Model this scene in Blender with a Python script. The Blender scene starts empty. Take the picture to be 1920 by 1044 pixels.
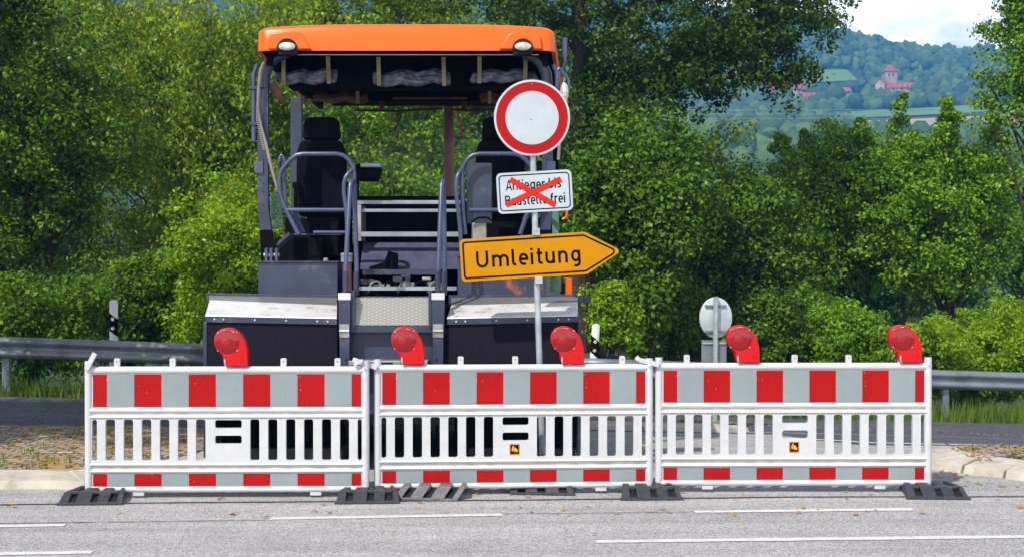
import bpy, bmesh, math, random
import numpy as np
from mathutils import Vector
R = math.radians
S = bpy.context.scene
COL = S.collection
rnd = random.Random(7)

# ------------------------------------------------------------------ camera
F = 2500.0; H = 1.67; YH = 505.0           # focal length in photo pixels, eye height, horizon row
cam = bpy.data.objects.new('camera', bpy.data.cameras.new('camera'))
COL.objects.link(cam); S.camera = cam
cam.location = (0, 0, H); cam.rotation_euler = (R(90 - 0.39), 0, 0)
cam.data.sensor_width = 36; cam.data.lens = F / 1920 * 36
cam.data.clip_start = 0.1; cam.data.clip_end = 9000
cam.data.dof.use_dof = True; cam.data.dof.focus_distance = 10.5; cam.data.dof.aperture_fstop = 7.1
# ------------------------------------------------------------------ sun + sky
SUN_DIR = Vector((-0.40, -0.60, 0.80)).normalized()
SUN_EL = math.asin(SUN_DIR.z); SUN_AZ = math.atan2(SUN_DIR.x, SUN_DIR.y)
sun = bpy.data.objects.new('sun', bpy.data.lights.new('sun', 'SUN')); COL.objects.link(sun)
sun.data.energy = 5.0; sun.data.angle = R(0.5); sun.data.color = (1, 0.95, 0.86)
sun.rotation_euler = SUN_DIR.to_track_quat('Z', 'Y').to_euler()
W = bpy.data.worlds.new('World'); S.world = W; W.use_nodes = True
nt = W.node_tree; nt.nodes.clear()
wo = nt.nodes.new('ShaderNodeOutputWorld'); bg = nt.nodes.new('ShaderNodeBackground')
sky = nt.nodes.new('ShaderNodeTexSky'); sky.sky_type = 'NISHITA'; sky.sun_disc = False
sky.sun_elevation = SUN_EL; sky.sun_rotation = SUN_AZ; sky.air_density = 1.0; sky.dust_density = 0.6
tcw = nt.nodes.new('ShaderNodeTexCoord'); mpw = nt.nodes.new('ShaderNodeMapping'); mpw.inputs['Scale'].default_value = (1, 1, 2.6)
mpw.inputs['Location'].default_value = (0.35, 0.1, 0)
nzw = nt.nodes.new('ShaderNodeTexNoise'); nzw.inputs['Scale'].default_value = 3.2; nzw.inputs['Detail'].default_value = 7; nzw.inputs['Roughness'].default_value = 0.55
crw = nt.nodes.new('ShaderNodeValToRGB'); crw.color_ramp.elements[0].position = 0.33; crw.color_ramp.elements[1].position = 0.50
mxw = nt.nodes.new('ShaderNodeMix'); mxw.data_type = 'RGBA'; mxw.inputs['B'].default_value = (40, 40.5, 41, 1)
nt.links.new(tcw.outputs['Generated'], mpw.inputs['Vector']); nt.links.new(mpw.outputs[0], nzw.inputs['Vector'])
spw = nt.nodes.new('ShaderNodeSeparateXYZ'); nt.links.new(tcw.outputs['Generated'], spw.inputs[0])
mrw = nt.nodes.new('ShaderNodeMapRange'); mrw.inputs['From Min'].default_value = .22; mrw.inputs['From Max'].default_value = .55; mrw.inputs['To Min'].default_value = 1; mrw.inputs['To Max'].default_value = .25
nt.links.new(spw.outputs[2], mrw.inputs['Value']); muw = nt.nodes.new('ShaderNodeMath'); muw.operation = 'MULTIPLY'
nt.links.new(nzw.outputs[0], crw.inputs[0]); nt.links.new(crw.outputs[0], muw.inputs[0]); nt.links.new(mrw.outputs[0], muw.inputs[1]); nt.links.new(muw.outputs[0], mxw.inputs['Factor'])
nt.links.new(sky.outputs[0], mxw.inputs['A']); nt.links.new(mxw.outputs['Result'], bg.inputs[0])
bg.inputs[1].default_value = 0.050
nt.links.new(bg.outputs[0], wo.inputs[0])
S.view_settings.view_transform = 'Standard'; S.view_settings.look = 'None'
S.view_settings.exposure = 0.12; S.view_settings.gamma = 1
S.cycles.max_bounces = 6; S.cycles.transparent_max_bounces = 8; S.cycles.volume_bounces = 0

# ------------------------------------------------------------------ helpers
def P(x, y, Y):
    return ((x - 960) * Y / F, Y, H - (y - YH) * Y / F)

class MB:
    def __init__(s): s.v = []; s.f = []; s.m = []; s.o = (0, 0, 0); s.p = []
    def add(s, vs, fs, m=0):
        n = len(s.v); s.v += [tuple(v) for v in vs]; s.p.append(([tuple(v) for v in vs], list(fs), m))
        for f in fs: s.f.append(tuple(i + n for i in f)); s.m.append(m)
    def hexa(s, p, m=0):    # p: bottom 4 (ccw from above), top 4
        s.add(p, [(3,2,1,0),(4,5,6,7),(0,1,5,4),(1,2,6,5),(2,3,7,6),(3,0,4,7)], m)
    def box(s, x0, x1, y0, y1, z0, z1, m=0):
        s.hexa([(x0,y0,z0),(x1,y0,z0),(x1,y1,z0),(x0,y1,z0),(x0,y0,z1),(x1,y0,z1),(x1,y1,z1),(x0,y1,z1)], m)
    def prism(s, poly, y0, y1, m=0):   # poly of (x, z), ccw seen from -y (camera)
        n = len(poly)
        vs = [(x, y0, z) for x, z in poly] + [(x, y1, z) for x, z in poly]
        fs = [tuple(range(n)), tuple(range(2*n-1, n-1, -1))] + [((i+1) % n, i, i+n, (i+1) % n + n) for i in range(n)]
        s.add(vs, fs, m)
    def prismx(s, poly, x0, x1, m=0):  # poly of (y, z)
        n = len(poly)
        vs = [(x0, y, z) for y, z in poly] + [(x1, y, z) for y, z in poly]
        fs = [tuple(range(n-1, -1, -1)), tuple(range(n, 2*n))] + [(i, (i+1) % n, (i+1) % n + n, i+n) for i in range(n)]
        s.add(vs, fs, m)
    def prismz(s, poly, z0, z1, m=0):
        n = len(poly)
        vs = [(x, y, z0) for x, y in poly] + [(x, y, z1) for x, y in poly]
        fs = [tuple(range(n-1, -1, -1)), tuple(range(n, 2*n))] + [(i, (i+1) % n, (i+1) % n + n, i+n) for i in range(n)]
        s.add(vs, fs, m)
    def tube(s, pts, r, n=10, m=0, cap=True):
        pts = [Vector(p) for p in pts]; k = len(pts)
        rs = r if isinstance(r, (list, tuple)) else [r]*k
        t0 = (pts[1]-pts[0]).normalized()
        up = Vector((0,0,1)) if abs(t0.z) < .9 else Vector((1,0,0))
        a = t0.cross(up).normalized(); vs = []
        for i in range(k):
            t = (pts[min(i+1,k-1)]-pts[max(i-1,0)]).normalized()
            a = (a - t*a.dot(t)).normalized(); b = t.cross(a)
            for j in range(n):
                q = 2*math.pi*j/n
                vs.append(pts[i] + (a*math.cos(q)+b*math.sin(q))*rs[i])
        fs = [(i*n+j, i*n+(j+1)%n, (i+1)*n+(j+1)%n, (i+1)*n+j) for i in range(k-1) for j in range(n)]
        if cap: fs += [tuple(range(n-1,-1,-1)), tuple(range((k-1)*n, k*n))]
        s.add(vs, fs, m)
    def lathe(s, c, prof, axis='y', n=24, m=0, sx=1, sz=1):   # prof: (radius, offset along axis)
        vs = []
        for r, o in prof:
            for j in range(n):
                q = 2*math.pi*j/n; a, b = r*math.cos(q)*sx, r*math.sin(q)*sz
                vs.append((c[0]+a, c[1]+o, c[2]+b) if axis == 'y' else ((c[0]+a, c[1]+b, c[2]+o) if axis == 'z' else (c[0]+o, c[1]+a, c[2]+b)))
        k = len(prof)
        fs = [(i*n+j, i*n+(j+1)%n, (i+1)*n+(j+1)%n, (i+1)*n+j) for i in range(k-1) for j in range(n)]
        fs += [tuple(range(n-1,-1,-1)), tuple(range((k-1)*n, k*n))]
        s.add(vs, fs, m)

def build(name, mb, mats, parent=None, bevel=0, smooth=35, recalc=True):
    me = bpy.data.meshes.new(name)
    ox, oy, oz = mb.o
    me.from_pydata([(x-ox, y-oy, z-oz) for x, y, z in mb.v], [], mb.f)
    if not isinstance(mats, (list, tuple)): mats = [mats]
    for m in mats: me.materials.append(m)
    if len(mats) > 1: me.polygons.foreach_set('material_index', mb.m)
    if recalc:
        b = bmesh.new(); b.from_mesh(me); bmesh.ops.recalc_face_normals(b, faces=b.faces); b.to_mesh(me); b.free()
    me.polygons.foreach_set('use_smooth', [True]*len(me.polygons))
    me.set_sharp_from_angle(angle=R(smooth)); me.update()
    o = bpy.data.objects.new(name, me); COL.objects.link(o)
    if parent: o.parent = parent
    if bevel:
        md = o.modifiers.new('bevel', 'BEVEL'); md.width = bevel; md.segments = 2; md.limit_method = 'ANGLE'; md.angle_limit = R(40)
        md.harden_normals = True
    return o

def build_each(name, mb, mats, parent=None, **k):    # every added shape becomes an object of its own
    out = []
    for vs, fs, m in mb.p:
        q = MB(); q.o = mb.o; q.add(vs, fs, m); out.append(build(name, q, mats, parent, **k))
    return out
def tag(o, label=None, cat=None, group=None, kind=None):
    if label: o['label'] = label
    if cat: o['category'] = cat
    if group: o['group'] = group
    if kind: o['kind'] = kind
    return o
def thing(name, loc, label, cat, group=None, rz=0):
    o = bpy.data.objects.new(name, None); COL.objects.link(o)
    o.location = loc; o.rotation_euler = (0, 0, rz); o.empty_display_size = .2
    return tag(o, label, cat, group)
def copy_tree(o, parent=None):
    c = o.copy(); COL.objects.link(c); c.parent = parent
    for ch in list(o.children): copy_tree(ch, c)
    return c
def MBo(root):
    m = MB(); m.o = tuple(root.location); return m

# ------------------------------------------------------------------ materials
def mat(name, col, rough=.5, metal=0, var=.12, vscale=6, bump=0, bscale=60, col2=None, spec=.5, dirt=None, dirt_amt=0, dirt_scale=4, spots=None):
    m = bpy.data.materials.new(name); m.use_nodes = True; n = m.node_tree.nodes; l = m.node_tree.links
    b = n['Principled BSDF']; b.inputs['Metallic'].default_value = metal; b.inputs['Specular IOR Level'].default_value = spec
    tc = n.new('ShaderNodeTexCoord'); nz = n.new('ShaderNodeTexNoise'); nz.inputs['Scale'].default_value = vscale; nz.inputs['Detail'].default_value = 6
    l.new(tc.outputs['Object'], nz.inputs['Vector'])
    mx = n.new('ShaderNodeMix'); mx.data_type = 'RGBA'
    c2 = col2 or tuple(c*(1-var*2) for c in col)
    c1 = col if col2 else tuple(c*(1+var) for c in col)
    mx.inputs['A'].default_value = (*c1, 1); mx.inputs['B'].default_value = (*c2, 1)
    cr = n.new('ShaderNodeValToRGB'); cr.color_ramp.elements[0].position = .35; cr.color_ramp.elements[1].position = .65
    l.new(nz.outputs[0], cr.inputs[0]); l.new(cr.outputs[0], mx.inputs['Factor']); out = mx.outputs['Result']
    if dirt:
        nz2 = n.new('ShaderNodeTexNoise'); nz2.inputs['Scale'].default_value = dirt_scale; nz2.inputs['Detail'].default_value = 9; nz2.inputs['Roughness'].default_value = .7
        l.new(tc.outputs['Object'], nz2.inputs['Vector'])
        cr2 = n.new('ShaderNodeValToRGB'); cr2.color_ramp.elements[0].position = .55; cr2.color_ramp.elements[1].position = .68
        cr2.color_ramp.elements[1].color = (dirt_amt,)*3 + (1,)
        l.new(nz2.outputs[0], cr2.inputs[0])
        mx2 = n.new('ShaderNodeMix'); mx2.data_type = 'RGBA'; mx2.inputs['B'].default_value = (*dirt, 1)
        l.new(cr2.outputs[0], mx2.inputs['Factor']); l.new(out, mx2.inputs['A']); out = mx2.outputs['Result']
    if spots:   # (colour, scale, threshold)
        v = n.new('ShaderNodeTexVoronoi'); v.inputs['Scale'].default_value = spots[1]
        l.new(tc.outputs['Object'], v.inputs['Vector'])
        c = n.new('ShaderNodeMath'); c.operation = 'LESS_THAN'; c.inputs[1].default_value = spots[2]
        l.new(v.outputs['Distance'], c.inputs[0])
        mx3 = n.new('ShaderNodeMix'); mx3.data_type = 'RGBA'; mx3.inputs['B'].default_value = (*spots[0], 1)
        l.new(c.outputs[0], mx3.inputs['Factor']); l.new(out, mx3.inputs['A']); out = mx3.outputs['Result']
    l.new(out, b.inputs['Base Color'])
    mr = n.new('ShaderNodeMapRange'); mr.inputs['To Min'].default_value = max(.03, rough-.12); mr.inputs['To Max'].default_value = min(1, rough+.12)
    l.new(nz.outputs[0], mr.inputs['Value']); l.new(mr.outputs[0], b.inputs['Roughness'])
    if bump:
        nb = n.new('ShaderNodeTexNoise'); nb.inputs['Scale'].default_value = bscale; nb.inputs['Detail'].default_value = 4
        l.new(tc.outputs['Object'], nb.inputs['Vector'])
        bp = n.new('ShaderNodeBump'); bp.inputs['Strength'].default_value = bump; bp.inputs['Distance'].default_value = .01
        l.new(nb.outputs[0], bp.inputs['Height']); l.new(bp.outputs[0], b.inputs['Normal'])
    return m

M = {}
M['white'] = mat('white_plastic', (.53,.54,.56), .42, var=.03, vscale=5, dirt=(.42,.37,.30), dirt_amt=.35, dirt_scale=7, bump=.05, bscale=90)
M['groove'] = mat('dirty_groove', (.50,.44,.36), .7, col2=(.68,.64,.56), vscale=9)
M['red_sheet'] = mat('red_reflective', (.37,.0005,.0005), .55, spec=.2, var=.06, vscale=3, spots=((.7,.55,.5), 16, .045), dirt=(.33,.01,.01), dirt_amt=.5, dirt_scale=9)
M['grey_sheet'] = mat('grey_reflective', (.235,.285,.30), .5, spec=.3, var=.04, vscale=3, dirt=(.22,.25,.26), dirt_amt=.5, dirt_scale=14)
M['lamp_red'] = mat('lamp_red_plastic', (.56,.0012,.002), .38, spec=.3, var=.05)
M['lamp_dark'] = mat('lamp_mark', (.30,.002,.003), .5)
M['rubber'] = mat('recycled_rubber', (.024,.026,.036), .55, col2=(.040,.042,.054), vscale=18, bump=.3, bscale=120, dirt=(.16,.15,.14), dirt_amt=.35, dirt_scale=5)
M['rubber_lit'] = mat('glancing_light_rubber', (.15,.15,.155), .75, col2=(.09,.09,.10), vscale=14, bump=.3, bscale=120)  # rubber with glancing light put into its paler grey
M['slot'] = mat('slot_black', (.006,.006,.008), .8)
M['steel'] = mat('galvanised', (.44,.50,.52), .42, metal=.45, var=.12, vscale=9, dirt=(.3,.32,.33), dirt_amt=.5)
M['rail'] = mat('guardrail_zinc', (.20,.225,.26), .5, metal=.35, var=.15, vscale=3, dirt=(.08,.085,.09), dirt_amt=.7, dirt_scale=3)
M['navy'] = mat('navy_paint', (.030,.039,.078), .36, var=.10, vscale=4, dirt=(.13,.12,.13), dirt_amt=.55, dirt_scale=5)
M['navyscar'] = mat('navy_paint_scarred', (.036,.044,.082), .4, var=.10, vscale=4, dirt=(.52,.13,.03), dirt_amt=.9, dirt_scale=3.1)
M['tube'] = mat('handrail_paint', (.070,.082,.155), .3, var=.10, vscale=8, metal=.3)
M['mat_dark'] = mat('dark_mat', (.008,.007,.015), .9, spec=.15, col2=(.013,.011,.020), vscale=60, bump=.3, bscale=200)
M['black'] = mat('black_paint', (.004,.004,.006), .8, spec=.08, var=.2)
M['cloth'] = mat('black_fabric', (.004,.004,.007), .95, spec=.08, bump=.2, bscale=150)
M['orange'] = mat('orange_paint', (.74,.115,.0003), .30, spec=.4, dirt=(.55,.085,.005), dirt_amt=.5, dirt_scale=2, var=.03, vscale=2)
M['whitemetal'] = mat('worn_bright_metal', (.70,.69,.69), .36, metal=.25, var=.06, vscale=5, dirt=(.30,.17,.12), dirt_amt=.75, dirt_scale=7)
M['barlight'] = mat('light_grey_bar', (.30,.34,.38), .4, metal=.3, var=.1)
M['oldsteel'] = mat('scuffed_steel', (.34,.34,.32), .45, metal=.5, var=.15, vscale=9, dirt=(.35,.16,.07), dirt_amt=.6, dirt_scale=9)
M['rustred'] = mat('rust_red_pipe', (.22,.055,.045), .6, col2=(.13,.04,.035), vscale=9)
M['brown'] = mat('wiper_brown', (.10,.03,.02), .5)
M['engine'] = mat('oily_engine', (.045,.045,.06), .5, col2=(.02,.02,.024), vscale=7, dirt=(.25,.25,.28), dirt_amt=.5, dirt_scale=8)
M['white_sign'] = mat('white_sign_face', (.43,.48,.53), .45, var=.03, spec=.3, dirt=(.34,.37,.39), dirt_amt=.35, dirt_scale=9)
M['red_sign'] = mat('red_sign_face', (.37,.0004,.0008), .5, spec=.2, var=.03)
M['yellow_sign'] = mat('yellow_sign_face', (.50,.215,.0004), .6, spec=.1, var=.03)
M['ink'] = mat('black_lettering', (.004,.004,.004), .8, spec=.08)
M['tape'] = mat('red_tape', (.70,.012,.001), .5, spec=.25, var=.04)
M['strap'] = mat('strap_webbing', (.30,.26,.15), .8)
M['hose'] = mat('grey_hose', (.22,.20,.18), .6)
M['kerb'] = mat('kerb_stone', (.50,.46,.39), .85, col2=(.36,.33,.28), vscale=5, bump=.4, bscale=60, dirt=(.20,.16,.11), dirt_amt=.6, dirt_scale=4)
M['postwhite'] = mat('post_white', (.60,.62,.63), .5, var=.04)
M['signback'] = mat('sign_back_alu', (.50,.56,.58), .5, metal=.3, var=.08)
M['bark'] = mat('bark', (.022,.016,.012), .95, col2=(.05,.038,.028), vscale=9, bump=.8, bscale=20)
M['emb_orange'] = mat('emblem_orange', (.80,.30,.01), .5)
M['tarp'] = mat('clear_tarp_roll', (.17,.19,.27), .14, col2=(.05,.045,.06), vscale=14, bump=.9, bscale=9)
M['tarp_brown'] = mat('brown_tarp_roll', (.24,.10,.055), .25, col2=(.10,.06,.05), vscale=14, bump=.9, bscale=9)
M['reflector'] = mat('reflector_glass', (.50,.48,.36), .2, metal=.4, col2=(.72,.70,.60), vscale=45, bump=.5, bscale=60)
M['wall'] = mat('far_plaster', (.42,.35,.28), .9, vscale=.3)
M['stonewall'] = mat('far_stone', (.42,.34,.28), .9, vscale=.3)
M['rooftile'] = mat('far_roof_tile', (.38,.085,.045), .9, var=.2, vscale=.4)
M['pane'] = mat('far_window', (.03,.03,.04), .2)

def glass(name, col, rough, alpha=None):
    m = bpy.data.materials.new(name); m.use_nodes = True; n = m.node_tree.nodes; l = m.node_tree.links
    n.clear(); o = n.new('ShaderNodeOutputMaterial'); t = n.new('ShaderNodeBsdfTransparent'); g = n.new('ShaderNodeBsdfGlossy')
    nz = n.new('ShaderNodeTexNoise'); nz.inputs['Scale'].default_value = 3
    d = n.new('ShaderNodeBsdfDiffuse'); d.inputs[0].default_value = (*col, 1); g.inputs['Roughness'].default_value = rough
    fr = n.new('ShaderNodeFresnel'); fr.inputs[0].default_value = 1.45
    mf = n.new('ShaderNodeMath'); mf.operation = 'MULTIPLY'; mf.inputs[1].default_value = .08
    m1 = n.new('ShaderNodeMixShader'); m2 = n.new('ShaderNodeMixShader')
    mr = n.new('ShaderNodeMapRange'); mr.inputs['To Min'].default_value = alpha*.6; mr.inputs['To Max'].default_value = alpha*1.4
    l.new(nz.outputs[0], mr.inputs['Value']); l.new(mr.outputs[0], m1.inputs[0])
    l.new(t.outputs[0], m1.inputs[1]); l.new(d.outputs[0], m1.inputs[2]); l.new(fr.outputs[0], mf.inputs[0]); l.new(mf.outputs[0], m2.inputs[0])
    l.new(m1.outputs[0], m2.inputs[1]); l.new(g.outputs[0], m2.inputs[2]); l.new(m2.outputs[0], o.inputs[0])
    return m
M['glass'] = glass('dusty_glass', (.35,.38,.36), .03, .015)
M['greenglass'] = glass('green_glass', (.18,.35,.24), .05, .45)

# lens: red plastic with ring ribs
def lens_mat():
    m = bpy.data.materials.new('red_lens'); m.use_nodes = True; n = m.node_tree.nodes; l = m.node_tree.links
    b = n['Principled BSDF']; b.inputs['Base Color'].default_value = (.27,.001,.002,1); b.inputs['Roughness'].default_value = .16
    b.inputs['Coat Weight'].default_value = .25
    tc = n.new('ShaderNodeTexCoord'); w = n.new('ShaderNodeTexWave'); w.bands_direction = 'X'; w.inputs['Scale'].default_value = 55
    l.new(tc.outputs['Object'], w.inputs['Vector']); bp = n.new('ShaderNodeBump'); bp.inputs['Strength'].default_value = .4; bp.inputs['Distance'].default_value = .003
    l.new(w.outputs[1], bp.inputs['Height']); l.new(bp.outputs[0], b.inputs['Normal'])
    return m
M['lens'] = lens_mat()

def tread_mat():
    m = bpy.data.materials.new('tread_plate'); m.use_nodes = True; n = m.node_tree.nodes; l = m.node_tree.links
    b = n['Principled BSDF']; b.inputs['Metallic'].default_value = .55; b.inputs['Roughness'].default_value = .38
    tc = n.new('ShaderNodeTexCoord'); vs = []
    for a in (45, -45):
        mp = n.new('ShaderNodeMapping'); mp.inputs['Rotation'].default_value = (0, R(a), 0); mp.inputs['Scale'].default_value = (22, 1, 60)
        v = n.new('ShaderNodeTexVoronoi'); v.inputs['Scale'].default_value = 1; v.inputs['Randomness'].default_value = 0
        l.new(tc.outputs['Object'], mp.inputs[0]); l.new(mp.outputs[0], v.inputs['Vector']); vs.append(v)
    mn = n.new('ShaderNodeMath'); mn.operation = 'MINIMUM'; l.new(vs[0].outputs['Distance'], mn.inputs[0]); l.new(vs[1].outputs['Distance'], mn.inputs[1])
    lt = n.new('ShaderNodeMath'); lt.operation = 'LESS_THAN'; lt.inputs[1].default_value = .30; l.new(mn.outputs[0], lt.inputs[0])
    bp = n.new('ShaderNodeBump'); bp.inputs['Strength'].default_value = .9; bp.inputs['Distance'].default_value = .004
    l.new(lt.outputs[0], bp.inputs['Height']); l.new(bp.outputs[0], b.inputs['Normal'])
    mx = n.new('ShaderNodeMix'); mx.data_type = 'RGBA'; mx.inputs['A'].default_value = (.27,.27,.245,1); mx.inputs['B'].default_value = (.42,.42,.37,1)
    l.new(lt.outputs[0], mx.inputs['Factor']); l.new(mx.outputs['Result'], b.inputs['Base Color'])
    return m
M['tread'] = tread_mat()

def asphalt(name, base, dark, light, scale, patch=.15, rough=.85):
    m = bpy.data.materials.new(name); m.use_nodes = True; n = m.node_tree.nodes; l = m.node_tree.links
    b = n['Principled BSDF']; b.inputs['Roughness'].default_value = rough; b.inputs['Specular IOR Level'].default_value = .3
    tc = n.new('ShaderNodeTexCoord')
    v = n.new('ShaderNodeTexVoronoi'); v.inputs['Scale'].default_value = scale
    l.new(tc.outputs['Object'], v.inputs['Vector'])
    sp = n.new('ShaderNodeSeparateColor'); l.new(v.outputs['Color'], sp.inputs[0])
    cr = n.new('ShaderNodeValToRGB'); cr.color_ramp.elements[0].color = (*dark,1); cr.color_ramp.elements[1].color = (*light,1)
    e = cr.color_ramp.elements.new(.5); e.color = (*base,1); l.new(sp.outputs[0], cr.inputs[0])
    nz = n.new('ShaderNodeTexNoise'); nz.inputs['Scale'].default_value = 1.1; nz.inputs['Detail'].default_value = 8; nz.inputs['Roughness'].default_value = .65
    l.new(tc.outputs['Object'], nz.inputs['Vector'])
    mr = n.new('ShaderNodeMapRange'); mr.inputs['From Min'].default_value = .3; mr.inputs['From Max'].default_value = .7
    mr.inputs['To Min'].default_value = 1-patch; mr.inputs['To Max'].default_value = 1+patch; l.new(nz.outputs[0], mr.inputs['Value'])
    mp = n.new('ShaderNodeMapping'); mp.inputs['Scale'].default_value = (.12, 1.6, 1); l.new(tc.outputs['Object'], mp.inputs[0])
    n2 = n.new('ShaderNodeTexNoise'); n2.inputs['Scale'].default_value = 2.8; n2.inputs['Detail'].default_value = 5; l.new(mp.outputs[0], n2.inputs['Vector'])
    mr2 = n.new('ShaderNodeMapRange'); mr2.inputs['From Min'].default_value = .3; mr2.inputs['From Max'].default_value = .7; mr2.inputs['To Min'].default_value = .80; mr2.inputs['To Max'].default_value = 1.10
    l.new(n2.outputs[0], mr2.inputs['Value']); mm = n.new('ShaderNodeMath'); mm.operation = 'MULTIPLY'; l.new(mr.outputs[0], mm.inputs[0]); l.new(mr2.outputs[0], mm.inputs[1])
    mx = n.new('ShaderNodeMix'); mx.data_type = 'RGBA'; mx.blend_type = 'MULTIPLY'; mx.inputs['Factor'].default_value = 1
    l.new(cr.outputs[0], mx.inputs['A']); l.new(mm.outputs[0], mx.inputs['B']); l.new(mx.outputs['Result'], b.inputs['Base Color'])
    bp = n.new('ShaderNodeBump'); bp.inputs['Strength'].default_value = .55; bp.inputs['Distance'].default_value = .006
    l.new(v.outputs['Distance'], bp.inputs['Height']); l.new(bp.outputs[0], b.inputs['Normal'])
    return m
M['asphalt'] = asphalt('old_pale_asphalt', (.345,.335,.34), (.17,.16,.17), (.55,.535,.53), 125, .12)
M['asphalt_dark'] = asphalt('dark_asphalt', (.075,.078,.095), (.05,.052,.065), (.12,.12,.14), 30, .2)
M['line'] = mat('road_paint', (.60,.59,.585), .7, var=.04, vscale=8, dirt=(.34,.33,.33), dirt_amt=1, dirt_scale=11)
M['tar'] = mat('thin_dark_line', (.045,.043,.055), .6, var=.2)

def cobble_mat():
    m = bpy.data.materials.new('cobbles'); m.use_nodes = True; n = m.node_tree.nodes; l = m.node_tree.links
    b = n['Principled BSDF']; b.inputs['Roughness'].default_value = .9
    tc = n.new('ShaderNodeTexCoord')
    br = n.new('ShaderNodeTexBrick'); br.inputs['Scale'].default_value = 5; br.inputs['Mortar Size'].default_value = .06
    br.inputs['Color1'].default_value = (.42,.35,.27,1); br.inputs['Color2'].default_value = (.24,.19,.15,1); br.inputs['Mortar'].default_value = (.05,.04,.02,1)
    br.inputs['Brick Width'].default_value = .8; br.inputs['Row Height'].default_value = .5
    l.new(tc.outputs['Object'], br.inputs['Vector'])
    nz = n.new('ShaderNodeTexNoise'); nz.inputs['Scale'].default_value = 2.2; nz.inputs['Detail'].default_value = 9; nz.inputs['Roughness'].default_value = .75
    l.new(tc.outputs['Object'], nz.inputs['Vector'])
    cr = n.new('ShaderNodeValToRGB'); cr.color_ramp.elements[0].position = .52; cr.color_ramp.elements[1].position = .62
    l.new(nz.outputs[0], cr.inputs[0]); mx = n.new('ShaderNodeMix'); mx.data_type = 'RGBA'; mx.inputs['B'].default_value = (.36,.22,.06,1)
    l.new(cr.outputs[0], mx.inputs['Factor']); l.new(br.outputs[0], mx.inputs['A']); l.new(mx.outputs['Result'], b.inputs['Base Color'])
    bp = n.new('ShaderNodeBump'); bp.inputs['Strength'].default_value = 1; bp.inputs['Distance'].default_value = .02; bp.invert = True
    l.new(br.outputs['Fac'], bp.inputs['Height']); l.new(bp.outputs[0], b.inputs['Normal'])
    return m
M['cobble'] = cobble_mat()

def leaf_mat(name, c1, c2, trans=.32, rough=.42):
    m = bpy.data.materials.new(name); m.use_nodes = True; n = m.node_tree.nodes; l = m.node_tree.links
    b = n['Principled BSDF']; b.inputs['Roughness'].default_value = rough; b.inputs['Specular IOR Level'].default_value = .22
    g = n.new('ShaderNodeNewGeometry'); tc = n.new('ShaderNodeTexCoord'); nz = n.new('ShaderNodeTexNoise'); nz.inputs['Scale'].default_value = .9
    l.new(tc.outputs['Object'], nz.inputs['Vector'])
    ad = n.new('ShaderNodeMath'); ad.operation = 'ADD'; l.new(g.outputs['Random Per Island'], ad.inputs[0]); l.new(nz.outputs[0], ad.inputs[1])
    mr = n.new('ShaderNodeMapRange'); mr.inputs['From Min'].default_value = .3; mr.inputs['From Max'].default_value = 1.7; l.new(ad.outputs[0], mr.inputs['Value'])
    mx = n.new('ShaderNodeMix'); mx.data_type = 'RGBA'; mx.inputs['A'].default_value = (*c1,1); mx.inputs['B'].default_value = (*c2,1)
    l.new(mr.outputs[0], mx.inputs['Factor']); l.new(mx.outputs['Result'], b.inputs['Base Color'])
    t = n.new('ShaderNodeBsdfTranslucent'); ms = n.new('ShaderNodeMixShader'); ms.inputs[0].default_value = trans
    gm = n.new('ShaderNodeMix'); gm.data_type = 'RGBA'; gm.blend_type = 'MULTIPLY'; gm.inputs['Factor'].default_value = 1; gm.inputs['B'].default_value = (1.9,1.6,.5,1)
    l.new(mx.outputs['Result'], gm.inputs['A']); l.new(gm.outputs['Result'], t.inputs[0])
    l.new(b.outputs[0], ms.inputs[1]); l.new(t.outputs[0], ms.inputs[2]); l.new(ms.outputs[0], n['Material Output'].inputs[0])
    return m
M['leaf_oak'] = leaf_mat('leaf_oak', (.012,.036,.002), (.070,.140,.005), .22)  # oak green, doubling as painted backlit shade on the corner tree
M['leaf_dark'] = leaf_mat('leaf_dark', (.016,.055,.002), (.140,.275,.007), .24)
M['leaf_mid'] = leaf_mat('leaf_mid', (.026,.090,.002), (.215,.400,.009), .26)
M['leaf_olive'] = leaf_mat('leaf_olive', (.035,.090,.002), (.300,.405,.010), .27)
M['leaf_lime'] = leaf_mat('leaf_lime', (.060,.160,.002), (.300,.465,.010), .34)
M['grass'] = leaf_mat('grass_blade', (.05,.12,.01), (.20,.28,.03))
M['drygrass'] = leaf_mat('dry_leaf', (.30,.13,.02), (.50,.34,.06), .1)

def ground_mat():
    m = bpy.data.materials.new('meadow'); m.use_nodes = True; n = m.node_tree.nodes; l = m.node_tree.links
    b = n['Principled BSDF']; b.inputs['Roughness'].default_value = .95; b.inputs['Specular IOR Level'].default_value = .1
    tc = n.new('ShaderNodeTexCoord'); nz = n.new('ShaderNodeTexNoise'); nz.inputs['Scale'].default_value = .35; nz.inputs['Detail'].default_value = 9
    l.new(tc.outputs['Object'], nz.inputs['Vector']); cr = n.new('ShaderNodeValToRGB')
    cr.color_ramp.elements[0].color = (.025,.05,.010,1); cr.color_ramp.elements[1].color = (.06,.08,.02,1)
    cr.color_ramp.elements[0].position = .4; cr.color_ramp.elements[1].position = .62
    l.new(nz.outputs[0], cr.inputs[0]); l.new(cr.outputs[0], b.inputs['Base Color'])
    return m
M['meadow'] = ground_mat()
M['field_green'] = mat('field_green', (.12,.22,.05), .95, var=.1, vscale=.02)
M['field_tan'] = mat('field_tan', (.42,.30,.19), .95, var=.1, vscale=.02)
M['forest'] = leaf_mat('far_forest', (.015,.045,.012), (.120,.190,.040), .05, .9)

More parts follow.
